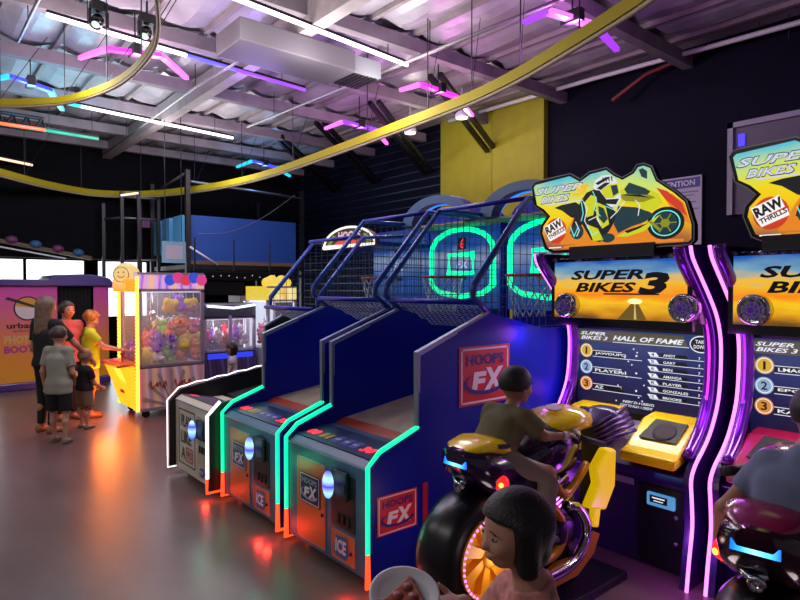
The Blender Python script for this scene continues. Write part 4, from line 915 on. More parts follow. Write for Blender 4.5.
def hand_prims(wr, d, pn, s, thumb, curl=.5):
    """palm, four unequal bent fingers and a thumb from its side; d finger direction, pn palm normal, thumb +-1"""
    d = nrm(d); pn = nrm(pn - d * (pn @ d)); sd = np.cross(d, pn) * thumb; o = []
    pc = wr + d * .045 * s; o.append(el(pc, (.045 * s, .035 * s, .016 * s), np.stack([d, sd, pn], 1)))
    for i, (off, ln) in enumerate(((.026, .068), (.009, .078), (-.009, .072), (-.026, .055))):
        r = .0085 * s; b = wr + d * .08 * s + sd * off * s; a1 = .5 * curl; a2 = 1.4 * curl; a3 = 2.1 * curl
        p1 = b + (d * cos(a1) + pn * sin(a1)) * ln * .45 * s; p2 = p1 + (d * cos(a2) + pn * sin(a2)) * ln * .32 * s; p3 = p2 + (d * cos(a3) + pn * sin(a3)) * ln * .23 * s
        o += [rc(b - d * .02 * s, p1, r * 1.1, r), rc(p1, p2, r, r * .95), rc(p2, p3, r * .95, r * .8)]
    b = wr + d * .025 * s + sd * .028 * s; p1 = b + (d * .6 + sd * .7 + pn * .35) * .034 * s; p2 = p1 + (d * .8 + sd * .1 + pn * .6) * .03 * s
    return o + [rc(b, p1, .011 * s, .0095 * s), rc(p1, p2, .0095 * s, .008 * s)]
SKIN = {}
def skin(n, c):
    return mat('skin_' + n, c, .5, noise=.05, nscale=12)
def person(name, label, loc, rotz, J, skn, hair, hairc, tops, bottoms, shoes, vox=.012, slim=1., group=None, lower=True, bulk=1.):
    """J: joints in the body's own frame (x ahead, y left): head centre, look, neck, chest, pelvis, sh/el/wr, hip/kn/an, hd = head height"""
    J = {k: (V(*v) if not np.isscalar(v) else v) for k, v in J.items()}
    hd = J['hd']; s = hd / .22 * (1.0 if hd < .2 else 1.0); H = J['head']; M = basis(J['look'], J.get('tilt', V(0, 0, 1))); f, l, u = M.T
    b = slim * bulk * J['bw']
    pr = []
    # head: skull, face, jaw, nose, lips, ears
    hh = hd * .5
    pr += [el(H + u * hh * .14 - f * hh * .08, (hh * .86, hh * .70, hh * .84), M), el(H - u * hh * .28 + f * hh * .16, (hh * .62, hh * .56, hh * .68), M),
           el(H - u * hh * .72 + f * hh * .44, (hh * .26, hh * .30, hh * .22), M),
           rc(H + f * hh * .74 - u * hh * .02, H + f * hh * .90 - u * hh * .28, hh * .07, hh * .115), el(H + f * hh * .78 - u * hh * .52, (hh * .10, hh * .22, hh * .07), M), el(H + f * hh * .76 - u * hh * .62, (hh * .09, hh * .18, hh * .06), M)]
    for sg in (1, -1):
        pr += [el(H + l * sg * hh * .70 - u * hh * .1 - f * hh * .1, (hh * .18, hh * .07, hh * .25), M), el(H + f * hh * .60 - u * hh * .26 + l * sg * hh * .34, (hh * .2, hh * .2, hh * .2), M)]
    pr += [rc(J['neck'], H - u * hh * .45 - f * hh * .12, .052 * b * 1.0, .046 * b)]
    pel, ch = J['pelvis'], J['chest']
    lt = nrm(J['shL'] - J['shR']); lp = nrm(J['hipL'] - J['hipR'])
    tor = []
    for o_ in (-.055, .055): tor.append(rc(pel + lp * o_ * b, ch + lt * o_ * 1.1 * b, .092 * b, .098 * b))
    tor += [rc(J['shL'] - lt * .03 * b, J['shR'] + lt * .03 * b, .055 * b, .055 * b), rc(ch, J['neck'], .08 * b, .055 * b), rc(J['hipL'], J['hipR'], .085 * b, .085 * b)]
    pr += tor
    arms = {}; legs = {}
    for q in 'LR':
        sh, e, w = J['sh' + q], J['el' + q], J['wr' + q]
        arms[q] = [rc(sh, e, .047 * b, .036 * b), rc(e, w, .037 * b, .024 * b)]; pr += arms[q]
        hdv = J.get('hd' + q); d = nrm(hdv) if hdv is not None else nrm(w - e); pn = J.get('pn' + q, V(0, -1 if q == 'L' else 1, 0))
        if abs(nrm(pn) @ d) > .95: pn = V(1, 0, 0)
        pr += hand_prims(w, d, nrm(pn), J.get('hs', s * .9), J.get('th' + q, 1 if q == 'L' else -1), J.get('cu' + q, .4))
        if lower:
            hp, kn, an = J['hip' + q], J['kn' + q], J['an' + q]; toe = J.get('toe' + q); toe = nrm(toe) if toe is not None else V(1, 0, 0)
            legs[q] = [rc(hp, kn, .078 * b, .052 * b), rc(kn, kn * .6 + an * .4 - toe * .012, .05 * b, .047 * b), rc(kn * .6 + an * .4 - toe * .012, an, .047 * b, .030 * b)]
            pr += legs[q] + [rc(an - toe * .02 * b - V(0, 0, .035 * b), an + toe * .13 * b * .95 - V(0, 0, .05 * b), .030 * b, .024 * b)]
    body = sdf_obj(name, pr, vox, .03 * b, skin(*skn))
    body.location = loc; body.rotation_euler = (0, 0, rotz); tag(body, label, 'person', group)
    # eyes
    if vox < .02:
        for sg in (1, -1):
            c = H + f * hh * .70 + l * sg * hh * .30 + u * hh * .0
            ey = MB().ball(c, (hh * .09, hh * .12, hh * .05), 10, 8, Matrix([list(r) for r in M])).build('eye', mat('eye_white', '8a827c', .3), body)
            MB().ball(c + f * hh * .055, (hh * .045, hh * .07, hh * .048), 10, 8, Matrix([list(r) for r in M])).build('iris', mat('iris_dark', '0a0604', .2), ey)
            MB().tube([tuple(c + f * hh * .06 + u * hh * .17 + l * sg * hh * o_ + u * hh * (.02 - .3 * (o_ - .0) ** 2)) for o_ in (-.16, -.05, .06, .17)], hh * .022, 6).build('eyebrow', hairc, body)
        MB().ball(H + f * hh * .84 - u * hh * .57, (hh * .04, hh * .17, hh * .035), 10, 6, Matrix([list(r) for r in M])).build('lips', mat('lips_' + skn[0], '8a4540', .45), body)
    # hair
    cap = [el(H + u * hh * .2 - f * hh * .12, (hh * .90, hh * .76, hh * .84), M)]
    fcut = lambda G: ((G - H) @ f) - hh * .42 + np.maximum(0, ((G - H) @ u) - hh * .38) * -1.6      # keeps the face free below the hairline
    if hair == 'short':
        low = lambda G: np.maximum(fcut(G), -((G - H) @ u) - hh * .28 + .9 * np.maximum(0, (G - H) @ f))
        sdf_obj('hair', cap, vox * .8, .02, hairc, body, low, hh * .06)
    elif hair == 'curly':
        rnd = np.random.RandomState(3)
        for i in range(46):
            a, z_ = rnd.uniform(0, 2*pi), rnd.uniform(-.15, 1); r_ = sqrt(max(0, 1 - z_*z_)) * .86
            p = V(cos(a) * r_ - .12, sin(a) * r_ * .84, z_ * .84 + .2)
            if p[0] < .5 or p[2] > .5: cap.append(el(H + (f * p[0] + l * p[1] + u * p[2]) * hh, (hh * .2,) * 3))
        sdf_obj('hair', cap, vox * .8, .02, hairc, body, lambda G: np.maximum(((G - H) @ f) - hh * .62 - np.maximum(0, ((G - H) @ u) - hh * .3) * 1.6, -((G - H) @ u) - hh * .3), hh * .06)
    elif hair == 'long':
        cap += [rc(H - f * hh * .45 + u * hh * .1, J['neck'] - f * hh * .5 - u * hh * 1.5, hh * .72, hh * .42)]
        for sg in (1, -1): cap += [rc(H + l * sg * hh * .55 - f * hh * .1 + u * hh * .2, J['neck'] + l * sg * hh * .6 - f * hh * .2 - u * hh * 1.2, hh * .36, hh * .26)]
        sdf_obj('hair', cap, vox * .8, .03, hairc, body, fcut, hh * .09)
    elif hair == 'bob':
        cap += [rc(H - f * hh * .40, H - f * hh * .42 - u * hh * .62, hh * .66, hh * .52)]
        for sg in (1, -1): cap += [rc(H + l * sg * hh * .60 + f * hh * .02 + u * hh * .2, H + l * sg * hh * .60 - f * hh * .02 - u * hh * .85, hh * .30, hh * .22)]
        sdf_obj('hair', cap, vox * .8, .03, hairc, body, lambda G: ((G - H) @ f) - hh * (J.get('fr', .16)) - np.maximum(0, ((G - H) @ u) - hh * J.get('fh', .12)) * 2.6, hh * .10)
    elif hair == 'tied':
        cap += [el(H - f * hh * 1.0 + u * hh * .3, (hh * .3,) * 3)]
        sdf_obj('hair', cap, vox * .8, .03, hairc, body, lambda G: np.maximum(fcut(G), -((G - H) @ u) - hh * .4), hh * .09)
    # top: torso and sleeves grown outwards
    tm, sl, hem, g = tops
    tp = list(tor)
    for q in 'LR':
        sh, e, w = J['sh' + q], J['el' + q], J['wr' + q]
        tp.append(rc(sh, sh + (e - sh) * min(sl, 1), .052 * b, .046 * b))
        if sl > 1: tp.append(rc(e, e + (w - e) * (sl - 1), .042 * b, .034 * b))
    ax = nrm(ch - pel); tp.append(rc(pel - ax * hem * .5, ch, .10 * b, .10 * b))
    tp += [rc(J['hipL'] - ax * hem * q_, J['hipR'] - ax * hem * q_, .094 * b, .094 * b) for q_ in (0, .5)] if J['look'][0] > -.5 and lower and abs(ax[2]) > .98 else []
    for o_ in (-.055, .055): tp.append(rc(pel + lp * o_ * b - ax * hem, pel + lp * o_ * b, .092 * b, .094 * b))
    nk = J['neck']; hv = nrm(H - nk)
    ends = [(J['sh' + q] + (J['el' + q] - J['sh' + q]) * min(sl, 1), nrm(J['el' + q] - J['sh' + q])) for q in 'LR'] if sl < 1 else []
    def tcut(G):
        c_ = np.maximum(((G - nk) @ hv) - .012, -((G - pel) @ ax) - hem)
        for p, d_ in ends:
            near = np.linalg.norm(G - p, axis=1) - .075 * b
            c_ = np.maximum(c_, np.where(near < 0, ((G - p) @ d_), -1.))
        return c_
    sdf_obj('shirt', tp, vox, .03 * b, tm, body, tcut, g)
    if lower:
        bm, bl, g2 = bottoms[:3]
        bp = [rc(J['hipL'], J['hipR'], .092 * b, .092 * b)]; ends2 = []
        for q in 'LR':
            hp, kn, an = J['hip' + q], J['kn' + q], J['an' + q]
            bp.append(rc(hp, hp + (kn - hp) * min(1, bl), .086 * b, (.082 if bl <= 1 else .058) * b))
            e_ = hp + (kn - hp) * min(1, bl); d_ = nrm(kn - hp)
            if bl > 1: e_ = kn + (an - kn) * (bl - 1); bp.append(rc(kn, e_, .058 * b, .040 * b)); d_ = nrm(an - kn)
            ends2.append((e_, d_))
        def bcut(G):
            c_ = ((G - pel) @ ax) - .09 * b
            for p, d_ in ends2:
                near = np.linalg.norm(G - p, axis=1) - .10 * b
                c_ = np.maximum(c_, np.where(near < 0, ((G - p) @ d_), -1.))
            return c_
        sdf_obj('trousers' if bl > 1 else 'shorts', bp, vox, .025 * b, bm, body, bcut, g2)
        if shoes:
            for q in 'LR':
                an = J['an' + q]; toe = J.get('toe' + q); toe = nrm(toe) if toe is not None else V(1, 0, 0)
                z0 = an[2] - .085 * b
                sdf_obj('shoe', [rc(an - toe * .03 * b - V(0, 0, .03 * b), an - toe * .02 * b - V(0, 0, .05 * b), .036 * b, .036 * b), rc(an - toe * .03 * b - V(0, 0, .055 * b), an + toe * .14 * b - V(0, 0, .06 * b), .036 * b, .030 * b)], min(vox, .011), .02 * b, shoes, body, (lambda z0: lambda G: np.maximum(z0 - G[:, 2], G[:, 2] - an[2] - .0))(z0), .004)
    return body
def stand(h, hd, **kw):
    """joints of a relaxed standing figure of height h; any joint can be replaced"""
    bw = h / 1.68
    J = dict(hd=hd, bw=bw * (1.0 if h > 1.5 else 1.04), head=(.02, 0, h - hd * .5), look=(1, 0, 0), neck=(-.005, 0, h - hd * 1.12), chest=(0, 0, .72 * h), pelvis=(0, 0, .54 * h),
             shL=(0, .105 * h, h - hd * 1.42), shR=(0, -.105 * h, h - hd * 1.42), elL=(-.02, .13 * h, .62 * h), elR=(-.02, -.13 * h, .62 * h), wrL=(.04, .14 * h, .48 * h), wrR=(.04, -.14 * h, .48 * h),
             hipL=(0, .052 * h, .51 * h), hipR=(0, -.052 * h, .51 * h), knL=(.015, .058 * h, .28 * h), knR=(.015, -.058 * h, .28 * h), anL=(-.01, .06 * h, .085 * bw), anR=(-.01, -.06 * h, .085 * bw))
    J.update(kw); return J
HBR = mat('hair_brown', '3a2a1e', .5, noise=.3, nscale=30, bump=.22, bscale=120); HBL = mat('hair_blonde_brown', '6a5440', .45, noise=.35, nscale=25, bump=.22, bscale=120); HBK = mat('hair_black', '070506', .55, noise=.3, nscale=30, bump=.22, bscale=120); HCU = mat('hair_sandy', '8a6236', .5, noise=.3, nscale=30, bump=.22, bscale=120)
CBK = mat('cloth_black', '0d0d10', .8); CGR = mat('cloth_grey_green', '8d8d7e', .8, noise=.08); CLM = mat('cloth_lime', '9cc01c', .8, noise=.06); CKH = mat('cloth_khaki', '7c6248', .8); CRS = mat('cloth_rose', 'b05a5a', .8); COL_ = mat('cloth_olive', '5e5638', .85, noise=.12, nscale=14); CTP = mat('cloth_taupe', '6c6058', .85, noise=.1, nscale=14)
CBL = mat('cloth_slate_blue', '68728e', .85, noise=.08, nscale=14); CWH = mat('cloth_white_print', 'b8b4ba', .8, noise=.35, nscale=40); CPK = mat('cloth_pink_floral', 'c08078', .85, noise=.35, nscale=45); DNM = mat('cloth_dark_jeans', '15161e', .8); SAN = mat('sandal_grey', '6a6a5a', .7, noise=.5, nscale=60); SHO = mat('shoe_tan', '8a5a40', .7)
# the family at the glowing claw machine (each faces about +x, towards its buttons)
person('person', 'woman in black with long fair brown hair bending one arm to the toddler', (1.36, 8.32, 0), R(25), stand(1.64, .225, look=(1, -.1, -.12), elR=(.20, -.26, 1.06), wrR=(.40, -.27, .86), shR=(.02, -.175, 1.31), hdR=(.6, 0, -.8), wrL=(.06, .2, .8)), ('warm', 'b07860'), 'long', HBL, (CBK, .7, .08, .014), (CBK, 1.95, .006), SHO, .014)
person('person', 'boy in grey green shirt and black shorts standing with his back to us', (1.36, 7.62, 0), R(48), stand(1.32, .205, bw=.72, shL=(0, .115, 1.05), shR=(0, -.115, 1.05), look=(1, -.15, -.05), elR=(.0, -.17, .80), wrR=(.13, -.12, .75), hdR=(.9, .3, .2), knL=(.03, .08, .36), anL=(.06, .09, .072)), ('pale', 'b98a70'), 'short', HBR, (CGR, .72, .15, .014), (CBK, .96, .014), SAN, .012)
person('person', 'toddler in black top and khaki shorts under the womans hand', (1.76, 8.26, 0), R(20), stand(.99, .19, look=(1, .2, .05), elR=(.05, -.14, .56), wrR=(.16, -.10, .50)), ('pale', 'b98a70'), 'short', mat('hair_fair', '8a6a50', .5), (CBK, .6, .06, .016), (CKH, .95, .016), SAN, .011)
person('person', 'curly haired boy in lime shirt reaching out to the claw machine buttons', (1.98, 8.93, 0), R(-12), stand(1.43, .205, look=(1, -.35, -.25), elR=(.16, -.17, .96), wrR=(.36, -.10, .90), hdR=(1, 0, 0), pnR=(0, 0, -1), elL=(.14, .18, .95), wrL=(.34, .12, .9), hdL=(1, 0, 0), pnL=(0, 0, -1)), ('pale', 'b98a70'), 'curly', HCU, (CLM, .6, .10, .02), (CKH, .95, .02), SHO, .012)
person('person', 'smiling woman in rose top with tied hair, half hidden behind the woman in black', (1.70, 8.95, 0), R(-70), stand(1.57, .22, look=(1, .05, -.05), wrR=(.16, -.1, .95), elR=(.0, -.2, 1.0)), ('warm', 'b07860'), 'tied', HBR, (CRS, .55, .08, .014), (DNM, 1.95, .006), SHO, .013)
person('person', 'small dark haired child in white printed top at the little claw machine', (3.93, 8.75, 0), R(150), stand(.90, .18, look=(1, .3, 0)), ('tan', '9a6a50'), 'bob', HBK, (CWH, .6, .06, .015), (DNM, 1.9, .006), SHO, .013)
# boy riding the yellow motorcycle (joints set straight on the machine's seat and bars)
JB = dict(hd=.205, bw=.70, head=(2.60, 2.12, 1.215), look=(1, -.12, -.1), neck=(2.555, 2.12, 1.095), chest=(2.485, 2.12, 1.0), pelvis=(2.38, 2.12, .88), shL=(2.53, 2.235, 1.06), shR=(2.53, 2.005, 1.06),
          elL=(2.60, 2.33, .97), elR=(2.60, 1.93, .97), wrL=(2.72, 2.37, .965), wrR=(2.72, 1.875, .965), hdL=(1, -.1, -.1), hdR=(1, .1, -.1), pnL=(0, 0, -1), pnR=(0, 0, -1), cuL=.75, cuR=.75, hs=.72,
          hipL=(2.39, 2.19, .86), hipR=(2.39, 2.05, .86), knL=(2.62, 2.32, .775), knR=(2.62, 1.92, .775), anL=(2.57, 2.33, .46), anR=(2.57, 1.91, .46), toeL=(1, 0, -.1), toeR=(1, 0, -.1))
person('person', 'boy in olive shirt riding the yellow arcade motorcycle', (0, 0, 0), 0, JB, ('tan', '9a6a50'), 'short', HBK, (COL_, .75, .05, .022), (CTP, 1.8, .016), mat('shoe_dark', '1c1a1e', .6), .008)
JR = dict(hd=.215, bw=.86, head=(2.62, .715, 1.275), look=(1, .15, -.1), neck=(2.54, .72, 1.145), chest=(2.48, .735, 1.02), pelvis=(2.44, .735, .85), shL=(2.51, .845, 1.085), shR=(2.51, .61, 1.085),
          elL=(2.47, .985, .885), elR=(2.62, .50, .90), wrL=(2.54, 1.03, .72), wrR=(2.9, .55, .88), hdL=(.6, 0, -.8), hdR=(1, 0, 0), pnL=(0, -1, 0), pnR=(0, 0, -1), cuL=.5, cuR=.7, hs=.85,
          hipL=(2.44, .81, .83), hipR=(2.44, .68, .83), knL=(2.84, .98, .76), knR=(2.84, .60, .76), anL=(2.78, 1.0, .34), anR=(2.78, .60, .34))
person('person', 'dark haired rider in slate blue shirt seen from behind at the right edge', (0, 0, 0), 0, JR, ('tan', '9a6a50'), 'short', HBK, (CBL, .55, .06, .010), (DNM, 1.9, .012), mat('shoe_dark', '1c1a1e', .6), .009)
# girl passing close to the camera with a plate
gf = nrm((-.92, .38, -.12))
gl = nrm(np.cross((0, 0, 1), gf)); O_ = V(1.10, .905, 0)
def gp(a, b_, z_): p = O_ + V(gf[0], gf[1], 0) / np.linalg.norm(gf[:2]) * a + gl * b_; return (p[0], p[1], z_)
JG = dict(fh=.34, hd=.172, bw=.74, head=gp(0, 0, 1.185), look=tuple(gf), tilt=(-.05, 0, 1), fr=.30, neck=gp(-.05, 0, 1.045), chest=gp(-.065, 0, .90), pelvis=gp(-.07, 0, .68), shL=gp(-.06, .115, .97), shR=gp(-.06, -.115, .97),
          elL=gp(.03, .17, .83), elR=gp(.03, -.17, .83), wrL=gp(.118, -.015, 1.022), wrR=gp(.2, -.10, .84), hdL=(gf[0], gf[1], .16), pnL=(0, 0, 1), thL=1, cuL=.15, hs=.74,
          hipL=gp(-.04, .065, .63), hipR=gp(-.04, -.065, .63), knL=gp(0, .08, .34), knR=gp(.08, -.07, .35), anL=gp(-.08, .08, .07), anR=gp(.06, -.07, .07), toeL=tuple(gf * V(1, 1, 0)), toeR=tuple(gf * V(1, 1, 0)))
person('person', 'girl with a black bob and pink floral top carrying pizza past the camera', (0, 0, 0), 0, JG, ('fair', 'b8866c'), 'bob', HBK, (CPK, .6, .08, .014), (DNM, 1.8, .01), SHO, .006)
# ------------------------------------------------------------------ plate and pizza in the girl's hand
pc = V(*gp(.272, .01, 1.068)); pl_n = Vector((-.18, -.30, 1)).normalized()
t = thing('paper_plate', 'round white paper plate held out by the girl', 'plate', tuple(pc))
MB().lathe((0, 0, 0), pl_n, [(.001, 0), (.053, .0), (.06, .004), (.074, .012), (.078, .013), (.078, .015), (.073, .015), (.059, .007), (.053, .003), (.001, .003)], 36).build('dish', mat('plate_paper', 'c8c8cc', .5), t)
t = thing('pizza_slice', 'triangular slice of pizza lying on the white paper plate', 'pizza', tuple(pc + V(*pl_n) * .004))
u_ = Vector((.77, -.64, 0)); u_ = (u_ - pl_n * u_.dot(pl_n)).normalized(); q = Fr((0, 0, 0), u_, pl_n.cross(u_))
rnd = random.Random(2)
MB().prism(q, [(-.055, -.03), (.055, -.042), (.012, .055)], 0, .011).build('crust_base', mat('pizza_dough', '9a6a3a', .7, noise=.2, nscale=60), t, .003)
m = MB(); m.tube([q.P(-.057, -.031, .010), q.P(-.02, -.040, .013), (q.P(.02, -.046, .013)), q.P(.057, -.044, .010)], [.009, .012, .012, .009], 8); m.build('crust_rim', mat('pizza_crust', '8a5a2c', .7, noise=.3, nscale=50), t)
m = MB(); m.prism(q, [(-.044, -.022), (.045, -.032), (.012, .046)], .011, .015); m.build('cheese', mat('pizza_cheese', 'a85a3a', .5, noise=.35, nscale=90), t, .003)
for a, b in ((-.015, -.012), (.018, -.015), (.006, .012)): MB().lathe(q.P(a, b, .015), q.n, [(.012, 0), (.012, .003), (.001, .0035)], 12).build('topping', mat('pizza_salami', '7c2c20', .5), t)
# wristband on the riding boy
t = thing('wristband', 'pale paper wristband on the riding boys right wrist', 'wristband', (2.708, 1.881, .965))
wd = Vector((.12, -.055, -.005)).normalized(); e1 = wd.orthogonal().normalized(); e2 = wd.cross(e1)
m = MB()
m.loft([[tuple(e1*.023*cos(2*pi*i/16) + e2*.023*sin(2*pi*i/16) + wd*o_) for i in range(16)] for o_ in (-.011, .011)], caps=False); m.build('band', mat('band_paper', 'c8c0d0', .6), t)

# ------------------------------------------------------------------ claw machines and their plush toys
AMB = glow('amber_panel', (1, .20, .004), 3.2); AMS = glow('amber_led_strip', (1, .33, .03), 4.5); FRM = mat('claw_frame', '9a8a98', .35, .4)
SWIRL = mat('claw_print', '7c4a58', .35, noise=1.2, nscale=3.5)
def swirl_mat(name, cols, s, scale):
    m = bpy.data.materials.new(name); m.use_nodes = True; nt = m.node_tree; b = nt.nodes['Principled BSDF']; N = nt.nodes.new; Lk = nt.links.new
    tc = N('ShaderNodeTexCoord'); w = N('ShaderNodeTexWave'); w.inputs['Scale'].default_value = scale; w.inputs['Distortion'].default_value = 6; w.inputs['Detail Scale'].default_value = .6; Lk(tc.outputs['Object'], w.inputs['Vector'])
    r = N('ShaderNodeValToRGB'); el_ = r.color_ramp.elements
    while len(el_) < len(cols): el_.new(.5)
    for i, c in enumerate(cols): el_[i].position = i / (len(cols) - 1); el_[i].color = (*lin(c), 1)
    Lk(w.outputs['Fac'], r.inputs[0]); Lk(r.outputs[0], b.inputs['Base Color']); b.inputs['Roughness'].default_value = .4
    if s: Lk(r.outputs[0], b.inputs['Emission Color']); b.inputs['Emission Strength'].default_value = s
    return m
SW1 = swirl_mat('claw_side_print', ['a87890', 'c8a080', 'd8a8b0', '8890b0', 'b87878', 'd0b090'], .12, .8); SW2 = swirl_mat('claw_header_print', ['c8a0c8', '8060c8', 'e090b8', 'b8a0d8', 'e0b080'], .6, .9)
def claw(loc, label, L_, D_, Ht, base, mats_, topper=None, rot=0, legs=True, led=True, cat='claw machine'):
    """glass prize box: front looks to -x, D_ wide along y, L_ deep along x"""
    t = thing('claw_machine', label, 'claw machine', loc, rot)
    fm, pn, hd, bm = mats_; z0 = .1; hz = Ht - .24
    z0 = .1 if legs else 0
    MB().box(0, L_, 0, D_, z0, base).build('base_cabinet', bm, t, .01)
    m = MB()
    for x_ in (0, L_ - .045):
        for y_ in (0, D_ - .045): MB().box(x_, x_ + .045, y_, y_ + .045, base, hz).build('corner_post', fm, t)
    for a_ in ((0, L_, 0, .04, base - .03, base + .02), (0, L_, 0, .04, hz - .02, hz + .02), (0, L_, -.006, .02, z0, z0 + .04), (0, L_, -.006, .02, Ht - .03, Ht)): MB().box(*a_).build('frame_rail', fm, t)
    h = MB().box(0, L_, 0, D_, hz, Ht).build('header', hd, t)
    g = MB(); g.box(.045, L_ - .045, .015, .02, base, hz).box(.015, .02, .045, D_ - .045, base, hz).box(.045, L_ - .045, D_ - .02, D_ - .015, base, hz); g.build('glass', GLASS, t)
    MB().box(.05, L_ - .05, .05, D_ - .05, hz - .03, hz - .01).build('ceiling_lamp', glow('claw_lamp', 'f0e0ff', 1.5), t)
    lamp('box_lamp', t, (L_*.5, D_*.5, hz - .1), 9, (.95, .85, 1), .2)
    c = MB(); c.tube([(L_*.35, D_*.5, hz - .03), (L_*.35, D_*.5, hz - .3)], .012, 6); c.lathe((L_*.35, D_*.5, hz - .38), (0, 0, 1), [(.05, 0), (.06, .05), (.03, .09)], 12)
    for k in range(3):
        a = 2*pi*k/3; c.tube([(L_*.35 + .05*cos(a), D_*.5 + .05*sin(a), hz - .36), (L_*.35 + .1*cos(a), D_*.5 + .1*sin(a), hz - .45), (L_*.35 + .03*cos(a), D_*.5 + .03*sin(a), hz - .54)], .008, 6)
    c.build('claw', CHROME, t)
    if legs:
        for x_ in (.12, L_ - .12):
            for y_ in (.1, D_ - .1):
                w = MB().lathe((x_, y_ - .02, .05), (0, 1, 0), [(.035, -.005), (.05, 0), (.05, .04), (.035, .045)], 14).box(x_ - .02, x_ + .02, y_ - .03, y_ + .03, .06, z0); w.build('caster', RUBBER, t)
    return t
c1 = claw((2.42, 8.32, 0), 'big prize claw machine with glowing amber front, crowded round by the family', 0.90, .85, 1.96, .70, (FRM, None, SW2, SW1))
f = front(0)
MB().prism(side(0), [(0, .12), (-.03, .70), (-.22, .74), (-.22, .70), (-.12, .45), (-.02, .12)], -.82, -.04).build('amber_front', AMB, c1)
p_ = MB().prism(side(0), [(-.26, .735), (.0, .76), (.0, .72), (-.26, .70)], -.84, -.02).build('control_panel', mat('claw_panel_orange', 'c06028', .4), c1, .008)
m = MB()
for k, yy in enumerate((.2, .4, .6)): m.lathe((-.17, yy, .745), (.0, 0, 1), [(.03, 0), (.03, .02), (.001, .03)], 12)
m.build('push_button', glow('button_red', 'ff4040', 1), p_)
m = MB(); m.tube([(-.12, .3, .745), (-.12, .3, .84)], .01, 6); m.ball((-.12, .3, .86), .028); m.build('joystick', mat('stick_red', '8c2020', .3), p_)
MB().prism(Fr((-.075, 0, 0), (0, -1, 0), (0, 0, 1)), [(-.5, .32), (-.32, .32), (-.32, .48), (-.5, .48)], .0, .02).build('prize_flap', mat('flap_smoke', '6a4a50', .2), c1)
m = MB()
for y_ in (-.02, .83):
    m.tube([(-.012, y_, .11), (-.012, y_, 1.9)], .02, 8)
    for k in range(38): m.ball((-.03, y_ - .012, .14 + k * .0465), .016, 6, 4)
ls_ = m.build('led_strip', AMS, c1); lamp('amber_lamp', ls_, (-.35, .4, .55), 40, (1, .20, .02), .25); lamp('amber_lamp', ls_, (-.35, .3, 1.5), 12, (1, .26, .04), .25)
bx = MB().box(-.12, .22, .08, .77, 1.70, 1.88).build('topper', glow('topper_amber', (1, .30, .01), 1.3), c1, .03)
m = MB().ball((-.04, .36, 1.93), (.17, .17, .165), 24, 16); m.build('topper_globe', glow('globe_cream', 'ffd888', .85), bx)
m = MB(); fs = Fr((-.04 - .6 * .176, .36 - .8 * .176, 1.93), (.8, -.6, 0), (0, 0, 1)); m.ring(fs, 0, 0, .095, .105, 0, .003, 28); m.disc(fs, -.035, .03, .012, .003, 10); m.disc(fs, .035, .03, .012, .003, 10); m.ring(fs, 0, .01, .045, .055, 0, .003, 14, pi*1.15, pi*1.85); m.build('smile_mark', mat('smile_ochre', 'a87818', .5), bx)
m = MB()
sd = side(-.008)
for k in range(5): m.mat(k % 3).disc(sd, .42 + k * .11, 1.86 + .03 * (k % 2), .075, .001 + k * .0005, 20)
m.build('balloon_print', [glow('print_blue_b', '3050e0', .8), glow('print_pink_b', 'e84090', .8), glow('print_red_b', 'e83858', .8)], c1)
m = MB()
for x0_, n__ in ((.14, 5), (.47, 6)): m.tube([sd.P(x0_ + .012 * k, .44 + (.045 if k % 8 < 4 else -.01) * sin(k * 1.9) + .02 * cos(k * .7), .006) for k in range(n__ * 4)], .007, 4)
m.build('script_print', mat('script_red', '9c2c24', .5), c1)
m = MB()
for k in range(7): m.flat(sd, [(.45, .14), (.45 + .42 * cos(.3 + k * .42), .14 + .5 * sin(.3 + k * .42)), (.45 + .42 * cos(.42 + k * .42), .14 + .52 * sin(.42 + k * .42))], .002)
m.build('ray_print', mat('ray_sand', '9a8474', .5), c1)
TOYC = {'yellow': 'd8b828', 'violet': '8a50b8', 'pink': 'd86890', 'orange': 'd87838', 'white': 'c8c0c0', 'green': '8ab040', 'blue': '5868c0', 'red': 'b83038'}
def toy(loc, colr, shape, label, group, s=1., glowing=0):
    t_ = MB(); r_ = Matrix.Rotation(random.uniform(-.6, .6), 3, 'X') @ Matrix.Rotation(random.uniform(0, 6.28), 3, 'Z')
    rv = lambda p: tuple(r_ @ (Vector(p) * s))
    if shape == 'square':
        t_.ball((0, 0, 0), (.10*s, .075*s, .10*s), 10, 8, r_)
        for a in (-1, 1):
            for b in (-1, 1): t_.ball(rv((a*.055, 0, b*.055)), (.05*s, .06*s, .05*s), 8, 6, r_)
        ez, ey = .03, -.07
    else:
        t_.ball((0, 0, 0), (.085*s, .075*s, .085*s), 10, 8, r_); t_.ball(rv((0, -.01, .105)), (.07*s, .065*s, .062*s), 10, 8, r_)
        for a in (-1, 1): t_.ball(rv((a*.05, 0, .16)), (.025*s, .015*s, .035*s), 6, 5, r_); t_.ball(rv((a*.075, -.03, .02)), (.03*s, .03*s, .045*s), 6, 5, r_); t_.ball(rv((a*.05, -.06, -.07)), (.035*s, .045*s, .03*s), 6, 5, r_)
        ez, ey = .115, -.07
    t_.mat(1)
    for a in (-1, 1): t_.ball(rv((a*.025, ey, ez)), (.014*s,) * 3, 6, 5)
    t_.mat(2)
    for a in (-1, 1): t_.ball(rv((a*.025, ey - .012, ez)), (.007*s,) * 3, 6, 5)
    o = t_.build('plush_toy', [mat('plush_' + colr, TOYC[colr], .9, noise=.12, nscale=20), mat('toy_eye_white', 'd8d8d8', .5), BLACK])
    o.location = loc; tag(o, label, 'plush toy', group); return o
random.seed(11)
cols = ['yellow', 'violet', 'pink', 'orange', 'white', 'yellow', 'violet', 'orange', 'green']
n_ = 0
